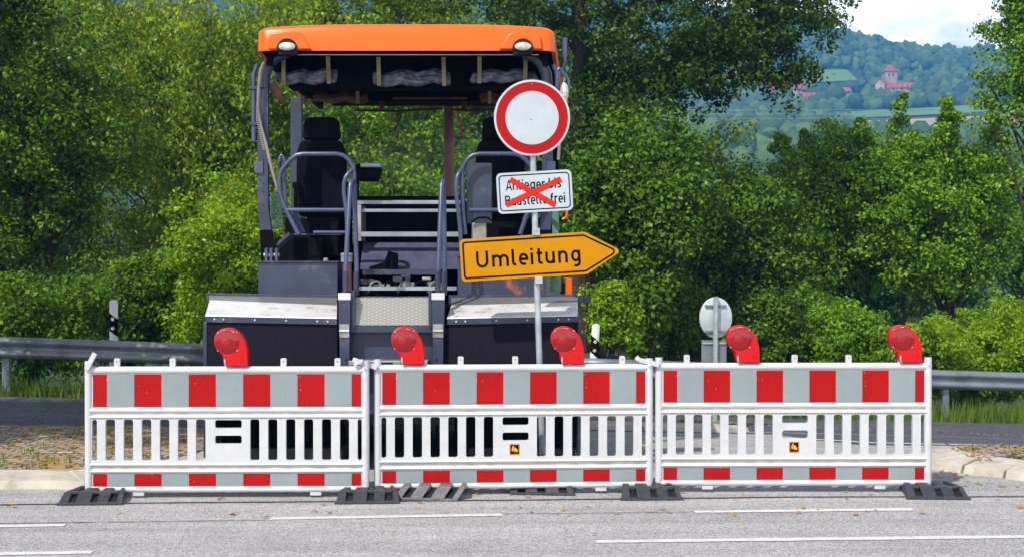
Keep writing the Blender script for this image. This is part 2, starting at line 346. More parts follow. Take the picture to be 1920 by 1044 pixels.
# ------------------------------------------------------------------ terrain
def sm(t): t = max(0., min(1., t)); return t*t*(3-2*t)
def railY(X): X = max(-20, min(20, X)); return 19.75 + .22*X + .004*X*X
PROF = [(-60,0),(20.6,0),(24,-1.2),(30,-2.6),(60,-8),(200,-4),(300,12),(400,36),(500,53),(600,69),(700,88),(800,110),(900,143),(1000,175),(1060,179),(1150,175),(1400,120),(3000,60)]
def prof(d):
    for (a, za), (b, zb) in zip(PROF, PROF[1:]):
        if d <= b: return za + (zb-za)*(d-a)/(b-a) if d >= a else za
    return 60
def gz(X, Y):
    u = max(0, min(20, X+7.1)); z = -.05*u*sm((Y-11.5)/8.5)
    d = Y - railY(X) + 20
    z += prof(d)
    if Y > 800:
        cx = 1 + (max(-60, min(500, 240-X)))*.0014
        z *= 1 + (cx-1)*sm((Y-800)/200)
    if Y > 350: z += 5*math.sin(X*.013+Y*.004)*sm((Y-350)/300)
    return z
def sheet(name, xs, y0, y1, ny, off, m, kind='structure'):
    vs = []; fs = []
    for x in xs:
        a, b = y0(x), y1(x)
        for j in range(ny+1):
            y = a + (b-a)*j/ny; vs.append((x, y, gz(x, y)+off))
    k = ny+1
    for i in range(len(xs)-1):
        for j in range(ny): fs.append((i*k+j, (i+1)*k+j, (i+1)*k+j+1, i*k+j+1))
    mb = MB(); mb.v = vs; mb.f = fs; mb.m = [0]*len(fs)
    o = build(name, mb, m, recalc=False); 
    if kind: o['kind'] = kind
    return o
def lin(a, b, n): return [a + (b-a)*i/n for i in range(n+1)]
# the ground as one sheet to the horizon
gx = [-3000,-1500,-900,-600,-400,-250,-150,-90,-60,-45] + lin(-32, 32, 64) + [45,60,90] + lin(120, 600, 40) + [700,900,1500,3000]
gy = [-60,-30,-12,0] + lin(4, 36, 64) + [40,46,54,64,80,110,150,200,250] + lin(300, 1150, 68) + [1300,1600,2200,3500]
mb = MB()
for x in gx:
    for y in gy:
        z = gz(x, y)
        if y < railY(x)-.3: z -= .07
        mb.v.append((x, y, z))
k = len(gy)
for i in range(len(gx)-1):
    for j in range(k-1): mb.f.append((i*k+j, (i+1)*k+j, (i+1)*k+j+1, i*k+j+1)); mb.m.append(0)
tag(build('terrain', mb, M['meadow'], recalc=False), kind='structure')
def YB(X):
    if X < -2.2: return 13.45
    if X < 2.9: return 15.0
    if X < 3.4: return 15.0 - (X-2.9)/.5*2.0
    return 13.0
XS = sorted(set(lin(-16, 16, 64) + [-2.21,-2.19,2.9,3.4]))
sheet('road', XS, lambda x: -8, YB, 40, 0.0, M['asphalt'])
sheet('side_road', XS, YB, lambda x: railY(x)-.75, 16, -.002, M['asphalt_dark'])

def strip(name, pts, w, off, m, ragged=0, seed=0):
    r = random.Random(seed); mb = MB()
    P2 = []
    for (a, b) in zip(pts, pts[1:]):
        d = math.dist(a, b); n = max(1, int(d/.07))
        P2 += [(a[0]+(b[0]-a[0])*i/n, a[1]+(b[1]-a[1])*i/n) for i in range(n)]
    P2.append(pts[-1])
    for i, p in enumerate(P2):
        a = P2[max(0, i-1)]; b = P2[min(len(P2)-1, i+1)]; t = Vector((b[0]-a[0], b[1]-a[1])).normalized()
        for sgn in (1, -1):
            ww = w/2*(1 + ragged*r.uniform(-1, 1)); x = p[0]-t.y*ww*sgn; y = p[1]+t.x*ww*sgn
            mb.v.append((x, y, gz(x, y)+off))
    for i in range(len(P2)-1): mb.f.append((2*i, 2*i+1, 2*i+3, 2*i+2)); mb.m.append(0)
    o = build(name, mb, m, recalc=False); o['kind'] = 'structure'; return o
def gp(x, y, z=0.0):
    Y = F*(H-z)/(y-YH); return ((x-960)*Y/F, Y)
for i, (a, b) in enumerate([((-60,988),(121,985)), ((505,973),(942,965.5)), ((1303,960),(1712,955.5)), ((1118,1016),(2000,1006)), ((-60,1040),(172,1036)), ((2080,951),(2400,948))]):
    strip('lane_marking', [gp(*a), gp(*b)], .085, .004, M['line'], .12, i)
strip('dark_road_line', [gp(-200,949), gp(300,943), gp(960,938), gp(1500,932), gp(2100,931)], .035, .004, M['tar'], .3, 9)  # thin dark line along the front of the barriers, ragged at its edges
strip('dark_road_line', [gp(-100,983), gp(500,975.5)], .012, .004, M['tar'], .5, 10)
strip('dark_road_line', [gp(940,964), gp(1300,960)], .010, .004, M['tar'], .5, 12)
strip('edge_line', [(2.9,14.2),(3.6,13.35),(5.0,13.0),(9,12.0)], .11, .004, M['line'], .08, 3)
strip('edge_line', [(2.6,15.6),(4.0,15.7),(7,15.2)], .11, .004, M['line'], .08, 4)

# islands with kerbs
def kerb(name, path, w, h, closed=False, stone=.95, slope=.06):
    mb = MB(); segs = []
    for a, b in zip(path, path[1:]):
        d = math.dist(a, b); n = max(1, round(d/stone))
        for i in range(n):
            p = [a[0]+(b[0]-a[0])*i/n, a[1]+(b[1]-a[1])*i/n]; q = [a[0]+(b[0]-a[0])*(i+1)/n, a[1]+(b[1]-a[1])*(i+1)/n]
            segs.append((Vector(p), Vector(q)))
    for p, q in segs:
        t = (q-p).normalized(); nn = Vector((-t.y, t.x)); g = .006
        p = p+t*g*2; q = q-t*g*2; dz = rnd.uniform(-.004, .004)
        bot = [p, q, q+nn*w, p+nn*w]
        top = [p+nn*slope, q+nn*slope, q+nn*w, p+nn*w]
        hs = [h*.55+dz, h*.55+dz, h+dz, h+dz]
        mb.hexa([(v.x, v.y, gz(v.x, v.y)-.08) for v in bot] + [(v.x, v.y, gz(v.x, v.y)+hh) for v, hh in zip(top, hs)])
    o = build(name, mb, M['kerb'], bevel=.012); o['kind'] = 'structure'; return o
def island(name, poly, h, m):
    mb = MB(); n = len(poly); mb.v = [(x, y, gz(x, y)+h) for x, y in poly] + [(x, y, gz(x, y)-.05) for x, y in poly]
    b = bmesh.new(); vv = [b.verts.new(v) for v in mb.v[:n]]; f = b.faces.new(vv); bmesh.ops.triangulate(b, faces=[f])
    for _ in range(5): bmesh.ops.subdivide_edges(b, edges=[e for e in b.edges if e.calc_length() > .45], cuts=1); bmesh.ops.triangulate(b, faces=b.faces)
    rr = random.Random(3)
    for v in b.verts: v.co.z = gz(v.co.x, v.co.y)+h+rr.uniform(-.006,.006)
    bmesh.ops.recalc_face_normals(b, faces=b.faces)
    me = bpy.data.meshes.new(name); b.to_mesh(me); b.free(); me.materials.append(m)
    if me.polygons[0].normal.z < 0: me.flip_normals()
    o = bpy.data.objects.new(name, me); COL.objects.link(o); o['kind'] = 'structure'; return o
island('traffic_island_paving', [(-16,10.45),(-3.4,10.42),(-3.0,10.75),(-2.72,11.4),(-2.62,12.4),(-2.8,13.2),(-3.4,13.6),(-16,13.7)], .10, M['cobble'])
kerb('kerb', [(-16,10.12),(-3.25,10.10),(-2.72,10.5),(-2.42,11.3),(-2.35,12.4),(-2.5,13.2)], .36, .105)
island('traffic_island_paving', [(3.75,11.55),(4.4,10.95),(7.0,8.4),(12,8.4),(12,11.3),(4.6,11.95),(3.95,11.9)], .11, M['cobble'])
kerb('kerb', [(3.5,11.75),(3.42,11.2),(3.9,10.62),(4.5,10.02),(6.9,7.75)][::1], .40, .12, stone=.42)
island('traffic_island_paving', [(-1.5,15.6),(2.5,15.6),(2.75,15.9),(2.4,16.3),(-1.5,16.3)], .10, M['cobble'])
kerb('kerb', [(-1.5,15.35),(2.5,15.35),(2.85,15.75)], .25, .10)

def clutter(name, m, label, n, size, seed, areas, up=0, kindstuff=True):
    r = np.random.default_rng(seed); mb = MB()
    tot = sum(a[4] for a in areas)
    for (x0, x1, y0, y1, wgt, h) in areas:
        for _ in range(int(n*wgt/tot)):
            x, y = r.uniform(x0, x1), r.uniform(y0, y1); z = gz(x, y)+h+.006
            s = size*r.uniform(.5, 1.3); a = r.uniform(0, 6.28)
            if up:
                for q in range(7):
                    a = r.uniform(0, 6.28); le = r.uniform(-.5, .5); hh = s*r.uniform(.6, 1.2)
                    dx, dy = math.cos(a)*.006, math.sin(a)*.006; ox, oy = r.normal(0, .03, 2)
                    mb.add([(x+ox-dx, y+oy-dy, z-.02), (x+ox+dx, y+oy+dy, z-.02), (x+ox+le*hh*math.cos(a+1.3), y+oy+le*hh*math.sin(a+1.3), z+hh)], [(0,1,2)])
            else:
                c, d = math.cos(a)*s, math.sin(a)*s
                mb.add([(x-c, y-d, z), (x+d*.5, y-c*.5, z+s*r.uniform(0,.5)), (x+c, y+d, z+s*r.uniform(0,.3)), (x-d*.5, y+c*.5, z+s*r.uniform(0,.5))], [(0,1,2,3)])
    o = build(name, mb, m, recalc=False); tag(o, label, name.replace('_',' '), kind='stuff'); return o
clutter('fallen_leaves', M['drygrass'], 'dry yellow and brown leaves lying on paving and road', 3000, .03, 4,
  [(-8,-2.8,10.45,13.5,10,.10), (-7,4.5,8.9,11.3,1.1,0), (3.8,6,10.9,11.9,2.5,.11), (3.2,5,10.2,11,.6,0), (-8,9,17.5,18.2,2,.02), (-1.5,2.5,15.6,16.2,2,.1)])
clutter('weeds', M['grass'], 'small weeds growing between the cobbles', 170, .06, 5, [(-8,-2.9,10.5,13.5,5,.10), (3.9,6.5,11,11.8,1,.11), (-1.4,2.4,15.6,16.2,1,.1)], up=1)
def verge():
    r = np.random.default_rng(8); mb = MB()
    for _ in range(9000):
        x = r.uniform(-11, 13); y = railY(x)+r.uniform(-.75, 1.1); z = gz(x, y); s = r.uniform(.08, .26)*(1.3 if x > 6 else 1)
        a = r.uniform(0, 6.28); dx, dy = math.cos(a)*.012, math.sin(a)*.012; le = r.uniform(-.4, .4)
        mb.add([(x-dx, y-dy, z-.08), (x+dx, y+dy, z-.08), (x+le*s, y+le*s*.5, z+s)], [(0,1,2)])
    o = build('verge_grass', mb, M['grass'], recalc=False); tag(o, 'rough green grass along the guardrail', 'grass', kind='stuff')
verge()

# ------------------------------------------------------------------ guardrail
def guardrail():
    root = thing('guardrail', (-6, railY(-6), gz(-6, railY(-6))), 'long grey metal guardrail behind the side road', 'guardrail')
    xs = lin(-14, 16, 60)
    # W-beam profile (y toward road negative, z)
    pr = [(0,.75),(-.03,.745),(-.08,.70),(-.08,.66),(-.015,.62),(-.015,.58),(-.08,.54),(-.08,.50),(-.03,.455),(0,.45)]
    seglen = 10
    for s0 in range(0, 60, seglen):
        mb = MBo(root); n = len(pr)
        pts = xs[s0:s0+seglen+1]
        prevx = None
        for i, x in enumerate(pts):
            xx = x - (.06 if i == 0 else 0)
            for (py, pz) in pr: mb.v.append((xx, railY(x)+py-(.006 if i == 0 else 0), gz(x, 19.0)*0 + RZ(x)+pz))
        for i in range(len(pts)-1):
            for j in range(n-1): mb.f.append((i*n+j, (i+1)*n+j, (i+1)*n+j+1, i*n+j+1)); mb.m.append(0)
        o = build('rail', mb, M['rail'], root, smooth=60); md = o.modifiers.new('t','SOLIDIFY'); md.thickness = .006
        mb = MBo(root); x = pts[0]+.05
        for zz in (.70,.60,.50):
            mb.lathe((x, railY(x)-.08 if zz != .60 else railY(x)-.02, RZ(x)+zz), [(.02,-.012),(.016,-.02)], n=8)
        build_each('bolt', mb, M['rail'], root)
    for x in lin(-13, 15, 14):
        mb = MBo(root); y = railY(x); z = RZ(x)
        mb.box(x-.05, x+.05, y+.012, y+.10, z-.5, z+.72); build('post', mb, M['rail'], root, bevel=.004)
def RZ(x):   # ground height under the rail
    u = max(0, min(20, x+7.1)); return -.05*u*sm((railY(x)-11.5)/8.5)
guardrail()

# ------------------------------------------------------------------ delineator posts
def delineator(x, yc, Y, label, ztop, lean=0):
    X = (x-960)*Y/F
    root = thing('delineator_post', (X, Y, gz(X, Y)), label, 'road post', 'delineator posts at the guardrail')
    root.rotation_euler = (0, lean, 0)
    h = ztop-gz(X, Y); mb = MB(); w, d = .062, .05
    def ring(z, k=1): return [(w*k*math.cos(a), d*k*math.sin(a), z) for a in [2*math.pi*i/14 for i in range(14)]]
    zs = [(0,1),(h-.03,1),(h-.01,.8),(h,.4)]
    for z, k in zs: mb.v += ring(z, k)
    for i in range(3):
        for j in range(14): mb.f.append((i*14+j, i*14+(j+1)%14, (i+1)*14+(j+1)%14, (i+1)*14+j)); mb.m.append(0)
    mb.f.append(tuple(range(42,56))); mb.m.append(0)
    build('post_body', mb, M['postwhite'], root)
    mb = MB(); k = 1.04                                   # slanted black band
    for (za, zb) in [(h-.47, h-.22)]:
        for z in (za, zb):
            mb.v += [(w*k*math.cos(a), d*k*math.sin(a), z + .05*math.cos(a)*(-1)) for a in [2*math.pi*i/20 for i in range(20)]]
        for j in range(20): mb.f.append((j, (j+1)%20, 20+(j+1)%20, 20+j)); mb.m.append(0)
    b = build('black_band', mb, M['black'], root)
    for zz in (h-.27, h-.40):
        mb = MB(); mb.lathe((0, -d*k-.001, zz), [(.026,0),(.024,-.006)], n=14); build('reflector', mb, M['reflector'], b)
delineator(213, 600, 18.9, 'white road post with black band behind the guardrail, left of the paver', 1.24)
delineator(1107, 640, 20.2, 'white road post with black band leaning behind the guardrail, right of the paver', .85, R(4))

# round sign seen from the back
def back_sign():
    Y = 17.5; X, _, Z = P(1342, 595, Y)
    root = thing('back_of_round_sign', (X, Y, gz(X, Y)), 'round grey road sign seen from behind on a post with a smaller plate', 'road sign')
    mb = MBo(root); c = P(1342, 595, Y+.04)
    mb.lathe(c, [(.205,.012),(.215,.006),(.215,-.006),(.205,-.012)], n=40, sx=1, sz=1.25)
    build('round_plate', mb, M['signback'], root)
    for yy in (573, 621):
        mb = MBo(root); a = P(1322, yy, Y+.01); b = P(1362, yy, Y+.01); mb.box(a[0], b[0], Y+.0, Y+.028, a[2]-.012, a[2]+.012); build('clamp_bar', mb, M['rail'], root)
    mb = MBo(root); a = P(1336, 556, Y-.03); mb.tube([(a[0]+.03, Y-.03, gz(X, Y)-.1), (a[0]+.045, Y-.03, a[2])], .033, 14); build('pole', mb, M['steel'], root)
    mb = MBo(root); a = P(1315, 637, Y+.04); b = P(1362, 690, Y+.04); mb.box(a[0], b[0], Y+.02, Y+.03, b[2], a[2]); build('lower_plate', mb, M['rail'], root, bevel=.003)
    mb = MBo(root); a = P(1318, 643, Y+.01); b = P(1360, 643, Y+.01); mb.box(a[0], b[0], Y-.0, Y+.016, a[2]-.01, a[2]+.01); build('clamp_bar', mb, M['steel'], root)
back_sign()

# ------------------------------------------------------------------ barriers
def rrect(x0, x1, z0, z1, r, n=4):
    pts = []
    for cx, cz, a0 in ((x1-r, z1-r, 0), (x0+r, z1-r, 90), (x0+r, z0+r, 180), (x1-r, z0+r, 270)):
        for i in range(n+1):
            a = R(a0+90*i/n); pts.append((cx+r*math.cos(a), cz+r*math.sin(a)))
    return pts[::-1]
L = 2.075
TABS = [.235,.64,1.045,1.45,1.845]
def slot_plate(mb, X0, X1, Z0, Z1, holes, y0, y1):
    """plate with rounded rectangular holes, by a hole-wise border loop"""
    b = bmesh.new()
    def loop(pts, y): 
        vs = [b.verts.new((x, y, z)) for x, z in pts]; return [b.edges.new((vs[i], vs[(i+1)%len(vs)])) for i in range(len(vs))]
    es = []
    es += loop([(X0,Z0),(X1,Z0),(X1,Z1),(X0,Z1)], y0)
    for h in holes: es += loop(rrect(*h, .016), y0)
    bmesh.ops.triangle_fill(b, use_beauty=True, use_dissolve=False, edges=es)
    r = bmesh.ops.extrude_face_region(b, geom=list(b.faces))
    for v in [g for g in r['geom'] if isinstance(g, bmesh.types.BMVert)]: v.co.y = y1
    bmesh.ops.recalc_face_normals(b, faces=b.faces)
    b.verts.index_update()
    mb.add([tuple(v.co) for v in b.verts], [tuple(v.index for v in f.verts) for f in b.faces]); b.free()
def barrier_proto():
    root = thing('barrier', (0,0,0), 'x', 'barrier', 'red and white road barriers in a row')
    mb = MB()   # frame: end posts and horizontal rails
    for x in (.026, L-.026):
        mb.prismz([(x+.028*math.cos(a)*1.0, .028*math.sin(a)) for a in [2*math.pi*i/16 for i in range(16)]], .02, 1.015)
    def rail(z0, z1, d=.024):
        zc = (z0+z1)/2; hh = (z1-z0)/2; prf = [(d*math.cos(a), zc+hh*math.sin(a)) for a in [2*math.pi*i/12 for i in range(12)]]
        mb.prismx(prf, .03, L-.03)
    rail(.920,.976,.026); rail(.632,.678); rail(.590,.622,.026); rail(.240,.275,.026); rail(.192,.222); rail(.052,.098,.026)
    # drip feet under the bottom rail
    for x in (.39, L-.39): mb.box(x-.04, x+.04, -.018, .018, .030, .056)
    build('frame', mb, M['white'], root, smooth=40)
    mb = MB(); mb.box(.05, L-.05, -.008, .008, .618, .636); mb.box(.05, L-.05, -.008, .008, .218, .244); build('groove', mb, M['groove'], root)
    # grille with slots
    holes = []
    p0 = .147 + 0*.1313
    for i in range(6): a = .152+.1318*i; holes.append((a, a+.070, .288, .588))
    holes.append((.047+.006, .090, .288, .588))
    for i in range(6): a = 1.206+.1312*i; holes.append((a, a+.068, .288, .588))
    holes.append((1.992, L-.052, .288, .588))
    holes.append((.950, 1.145, .524, .584)); holes.append((.950, 1.145, .410, .470))
    mb = MB(); slot_plate(mb, .04, L-.04, .262, .606, [(a, b, c, d) for a, b, c, d in holes], -.016, .016)
    build('grille', mb, M['white'], root, bevel=.006)
    mb = MB(); mb.box(.03, L-.03, -.010, .010, .665, .935); mb.box(.03, L-.03, -.0095, .0095, .092, .205); build('backing_panel', mb, M['white'], root)
    for nm, z0, z1 in (('upper_stripes', .680, .918), ('lower_stripes', .100, .190)):
        for side in (-1, 1):
            mb = MB(); x0, x1 = .060, 2.018; e = [x0, x0+.102]
            while e[-1]+.199 < x1-.05: e.append(e[-1]+.1985)
            e.append(x1)
            for i, (a, b) in enumerate(zip(e, e[1:])):
                y = side*.0125; mb.box(a+(.001 if i else 0), b, min(y, side*.0098), max(y, side*.0098), z0, z1, i % 2)
            rc = random.Random(int(z0*1000)+side)
            for q in range(26 if z0 > .5 else 8):
                cx_ = rc.choice(e[1:-1])+rc.uniform(-.003, .005) if q % 2 else rc.uniform(x0+.02, x1-.02); cz_ = rc.uniform(z0+.01, z1-.03); hw = rc.uniform(.0006, .0016); hh_ = rc.uniform(.002, .012) if q % 2 else .002
                mb.box(cx_-hw, cx_+hw, min(side*.0129, side*.0122), max(side*.0129, side*.0122), cz_, cz_+hh_, 2)
            build(nm, mb, [M['red_sheet'], M['grey_sheet'], M['white']], root)
    for x in TABS:
        mb = MB(); mb.prism(rrect(x-.021, x+.021, .955, 1.035, .010), -.014, .014); mb.lathe((x, -.0145, 1.012), [(.005,0),(.004,-.0008)], n=8, m=1)
        build('lamp_tab', mb, [M['white'], M['slot']], root, bevel=.003)
    mb = MB()
    for x in (.026, L-.026):
        mb.lathe((x, -.029, .955), [(.008,0),(.007,-.006)], n=8); mb.lathe((x, -.029, .065), [(.008,0),(.007,-.006)], n=8)
    build_each('bolt', mb, M['steel'], root)
    return root
proto = barrier_proto()
plane = [((-3.125, 9.755), (-1.05, 9.79), 'left barrier panel in the row, plain white grip plate with no emblem'),
         ((-1.020, 9.86), (1.04, 9.97), 'middle barrier panel in the row, directly in front of the sign post'),
         ((1.075, 9.995), (3.165, 10.01), 'right barrier panel in the row, nearest the pale kerb stones')]
lamp_proto = None
def make_lamp():
    root = thing('warning_lamp', (0,0,0), 'x', 'warning lamp', 'red warning lamps on the barriers')
    zp = [(205,600),(203,578),(192,556),(165,534),(146,505),(134,465),(135,430),(146,402),(165,378),(190,363),(225,354),(255,354),(285,363),(318,384),(345,412),(366,446),(382,482),(392,520),(397,556),(397,600),(397,655),(225,655),(212,632)]
    k = 256.
    poly = [((x/4.176+370-427)/k, (687-(y/4.176+530))/k) for x, y in zp][::-1]
    mb = MB(); mb.prism(poly, -.042, .042); body = build('housing', mb, M['lamp_red'], root, bevel=.008, smooth=30)
    for s in (-1, 1):
        mb = MB(); mb.lathe((0,.0,.184), [(.088, s*.038),(.089, s*.044),(.084, s*.048),(.062, s*.052),(.034, s*.054),(.012, s*.0545)], n=40)
        build('lens', mb, M['lens'], root, smooth=50)
        mb = MB(); mb.lathe((-.012,0,.178), [(.030, s*.0535),(.026, s*.0555),(.010, s*.056)], n=24); build('lens_centre', mb, M['lamp_dark'], root)
    mb = MB()
    for (x, z) in ((-.069,.250),(.070,.250),(-.070,.118),(.072,.118)): mb.lathe((x, -.042, z), [(.0042,0),(.003,-.004)], n=8)
    build_each('screw', mb, M['postwhite'], root)
    mb = MB(); mb.box(.065,.142,-.0445,-.041,.106,.109); 
    mb.tube([(.108,-.043,.075),(.120,-.043,.052),(.096,-.043,.052),(.108,-.043,.075)], .0013, 5); mb.box(.098,.118,-.0445,-.041,.040,.043); mb.box(.100,.116,-.0445,-.041,.033,.036)
    build('marking', mb, M['lamp_dark'], root)
    mb = MB(); mb.box(-.022,-.012,-.05,-.04,.02,.055); mb.lathe((-.013,-.045,.012),[(.006,-.004),(.006,.004)],n=10); build('key_bolt', mb, M['steel'], root)
    return root
lamp_proto = make_lamp()
LDX = [0, -.012, -.042, -.012, 0]
lamps = [(0, 2, 'red lamp on the left barrier, in front of the dark machine flap'), (1, 0, 'red lamp at the left end of the middle barrier'),
         (1, 3, 'red lamp on the middle barrier, just right of the sign pole'), (2, 1, 'red lamp on the right barrier, beside the round sign back'), (2, 4, 'rightmost red lamp, at the far end of the right barrier')]
def emblem(root):
    x, z = 1.045-.005, .345
    e = bpy.data.objects.new
    mb = MB(); mb.box(x-.036, x+.036, -.019, -.0165, z-.040, z+.040); o = build('emblem', mb, M['ink'], root)
    mb = MB()
    for (a, b, c, d) in ((x-.034,x+.034,z+.0345,z+.038),(x-.034,x+.034,z-.038,z-.0345),(x-.034,x-.0315,z-.0345,z+.0345),(x+.0315,x+.034,z-.0345,z+.0345)): mb.box(a,b,-.0205,-.019,c,d)
    for (ex, ez, rx, rz, an) in ((x-.013,z+.006,.008,.022,R(12)),(x+.003,z-.002,.008,.018,R(12)),(x+.014,z-.008,.009,.012,R(-10))):
        n = 16; pts = []
        for i in range(n):
            a = -2*math.pi*i/n; u, v = rx*math.cos(a), rz*math.sin(a); pts.append((ex+u*math.cos(an)-v*math.sin(an)*-1, ez+v*math.cos(an)-u*math.sin(an)))
        mb.prism(pts, -.0215-.0003*ex, -.019)
    build('emblem_sign', mb, M['emb_orange'], o)
bars = []
for i, (a, b, lab) in enumerate(plane):
    o = proto if i == 0 else copy_tree(proto)
    o['label'] = 'red and white ' + lab; o.location = (a[0], a[1], (-.014, -.009, -.004)[i]); o.rotation_euler = (0, 0, math.atan2(b[1]-a[1], b[0]-a[0]))
    bars.append(o)
for o in bars[1:]: emblem(o)
# hooks joining the panels
def hook(root, pts, w=.020):
    mb = MB(); 
    for a, b in zip(pts, pts[1:]):
        A, B = Vector(a), Vector(b); t = (B-A).normalized(); n = Vector((-t.z, 0, t.x))*w
        y0, y1 = -.052, -.030
        mb.hexa([tuple(A-n)[:1]+(y0,)+(tuple(A-n)[2],), tuple(B-n)[:1]+(y0,)+(tuple(B-n)[2],), tuple(B-n)[:1]+(y1,)+(tuple(B-n)[2],), tuple(A-n)[:1]+(y1,)+(tuple(A-n)[2],),
                 tuple(A+n)[:1]+(y0,)+(tuple(A+n)[2],), tuple(B+n)[:1]+(y0,)+(tuple(B+n)[2],), tuple(B+n)[:1]+(y1,)+(tuple(B+n)[2],), tuple(A+n)[:1]+(y1,)+(tuple(A+n)[2],)])
    build('coupling_hook', mb, M['white'], root, bevel=.004)
hook(bars[0], [(.022,0,.955),(.085,0,1.075)], .018)
hook(bars[0], [(L-.105,0,.985),(L-.065,0,1.012),(L-.04,0,1.02)], .012)
hook(bars[1], [(.024,0,.955),(-.115,0,1.005),(-.155,0,1.018)], .017)
hook(bars[2], [(.024,0,.960),(-.125,0,1.0),(-.15,0,1.02)], .017)
for i, (bi, ti, lab) in enumerate(lamps):
    o = lamp_proto if i == 0 else copy_tree(lamp_proto)
    o['label'] = lab; bpy.context.view_layer.update()
    br = bars[bi]; p = br.matrix_world @ Vector((TABS[ti]+LDX[i], 0, .976)); o.location = p; o.rotation_euler = (0, 0, br.rotation_euler[2])

# ------------------------------------------------------------------ rubber feet
def make_foot():
    root = thing('rubber_foot', (0,0,0), 'x', 'barrier foot', 'black rubber feet under the barriers')
    W2, D2, HH = .235, .26, .076
    mb = MB()
    cols = [(-.235,-.165,0),(-.165,-.110,1),(-.110,-.005,0),(-.005,.048,1),(.048,.130,0),(.130,.190,1),(.190,.235,0)]
    for a, b, rec in cols:
        i = .030 if rec else 0; hh = HH-(.03 if rec else 0); sl = .12
        xa = a*(1 if a > -.23 else 1); ta = a+(.016 if a < -.23 else 0); tb = b-(.016 if b > .23 else 0)
        e = .0
        mb.hexa([(a,-D2+i,.012),(b,-D2+i,.012),(b*.72,D2-i,.0),(a*.72,D2-i,.0),(ta,-D2+sl+i,hh),(tb,-D2+sl+i,hh),(tb*.78,D2-sl-i,hh),(ta*.78,D2-sl-i,hh)], 1 if rec else 0)
    build('rubber_body', mb, [M['rubber'], M['slot']], root, bevel=.004)
    mb = MB(); mb.box(-.243,.243,-D2-.008,-D2+.02,0,.020); mb.box(-.19,.19,-D2+.12,-D2+.15,.060,.0795); build('rim', mb, M['rubber'], root, bevel=.004)
    mb = MB()    # embossed block on the front face
    for (x0,x1,z0,z1) in ((.055,.122,.052,.056),(.055,.122,.030,.034),(.055,.061,.034,.052),(.116,.122,.034,.052),(.082,.088,.034,.052),(.062,.1,.022,.025)):
        yy = lambda z: -D2+.12*(z-.012)/.064
        mb.hexa([(x0,yy(z0),z0-.01),(x1,yy(z0),z0-.01),(x1,yy(z1),z1-.01),(x0,yy(z1),z1-.01),(x0,yy(z0),z0+.006),(x1,yy(z0),z0+.006),(x1,yy(z1),z1+.006),(x0,yy(z1),z1+.006)])
    build('embossing', mb, M['rubber'], root)
    return root
foot = make_foot()
feet = [(184, 9.70, R(4), 'black rubber foot under the left end of the barrier row, beside the kerb'),
        (692, 9.75, R(3), 'black rubber foot under the joint of the left and middle barriers'),
        (1214, 9.90, R(2), 'black rubber foot under the joint of the middle and right barriers'),
        (1743, 9.93, R(-3), 'black rubber foot under the right end of the barrier row')]
for i, (x, Y, rz, lab) in enumerate(feet):
    o = foot if i == 0 else copy_tree(foot)
    o['label'] = lab; o.location = ((x-960)*Y/F, Y, 0.001); o.rotation_euler = (0, 0, rz); o.scale = (.95, 1, 1)
# two more plates lie behind the barriers
def plate(cx, cy, rz, m, label, tilt=0, sk=0):
    root = thing('base_plate', (cx, cy, .002), label, 'base plate', 'loose rubber base plates behind the barriers', rz)
    mb = MB(); W2, D2 = .235, .34; sl = .10
    cols = [(-.235,-.180,0),(-.180,-.120,1),(-.120,-.030,0),(-.030,.030,1),(.030,.130,0),(.130,.190,1),(.190,.235,0)]
    for a, b, rec in cols:
        i = .03 if rec else 0; hh = .088 - (.03 if rec else 0)
        mb.hexa([(a,-D2+i,.0),(b,-D2+i,.0),(b,D2-i,0),(a,D2-i,0),(a+sk,-D2+sl+i,hh),(b+sk,-D2+sl+i,hh),(b-.02,D2-sl-i,hh),(a+.02,D2-sl-i,hh)], 1 if rec else 0)
    build('rubber_body', mb, [m, M['slot']], root, bevel=.004)
    mb = MB(); mb.box(-.243,.243,-D2-.008,-D2+.02,0,.016); build('rim', mb, m, root, bevel=.003)
plate(-.585, 9.97, R(-8), M['rubber_lit'], 'slotted rubber plate coloured grey for glancing light, on the road left of the sign pole', sk=.05)
plate(.255, 10.20, R(-5), M['rubber'], 'black slotted rubber plate on the road at the foot of the sign pole', sk=-.03)

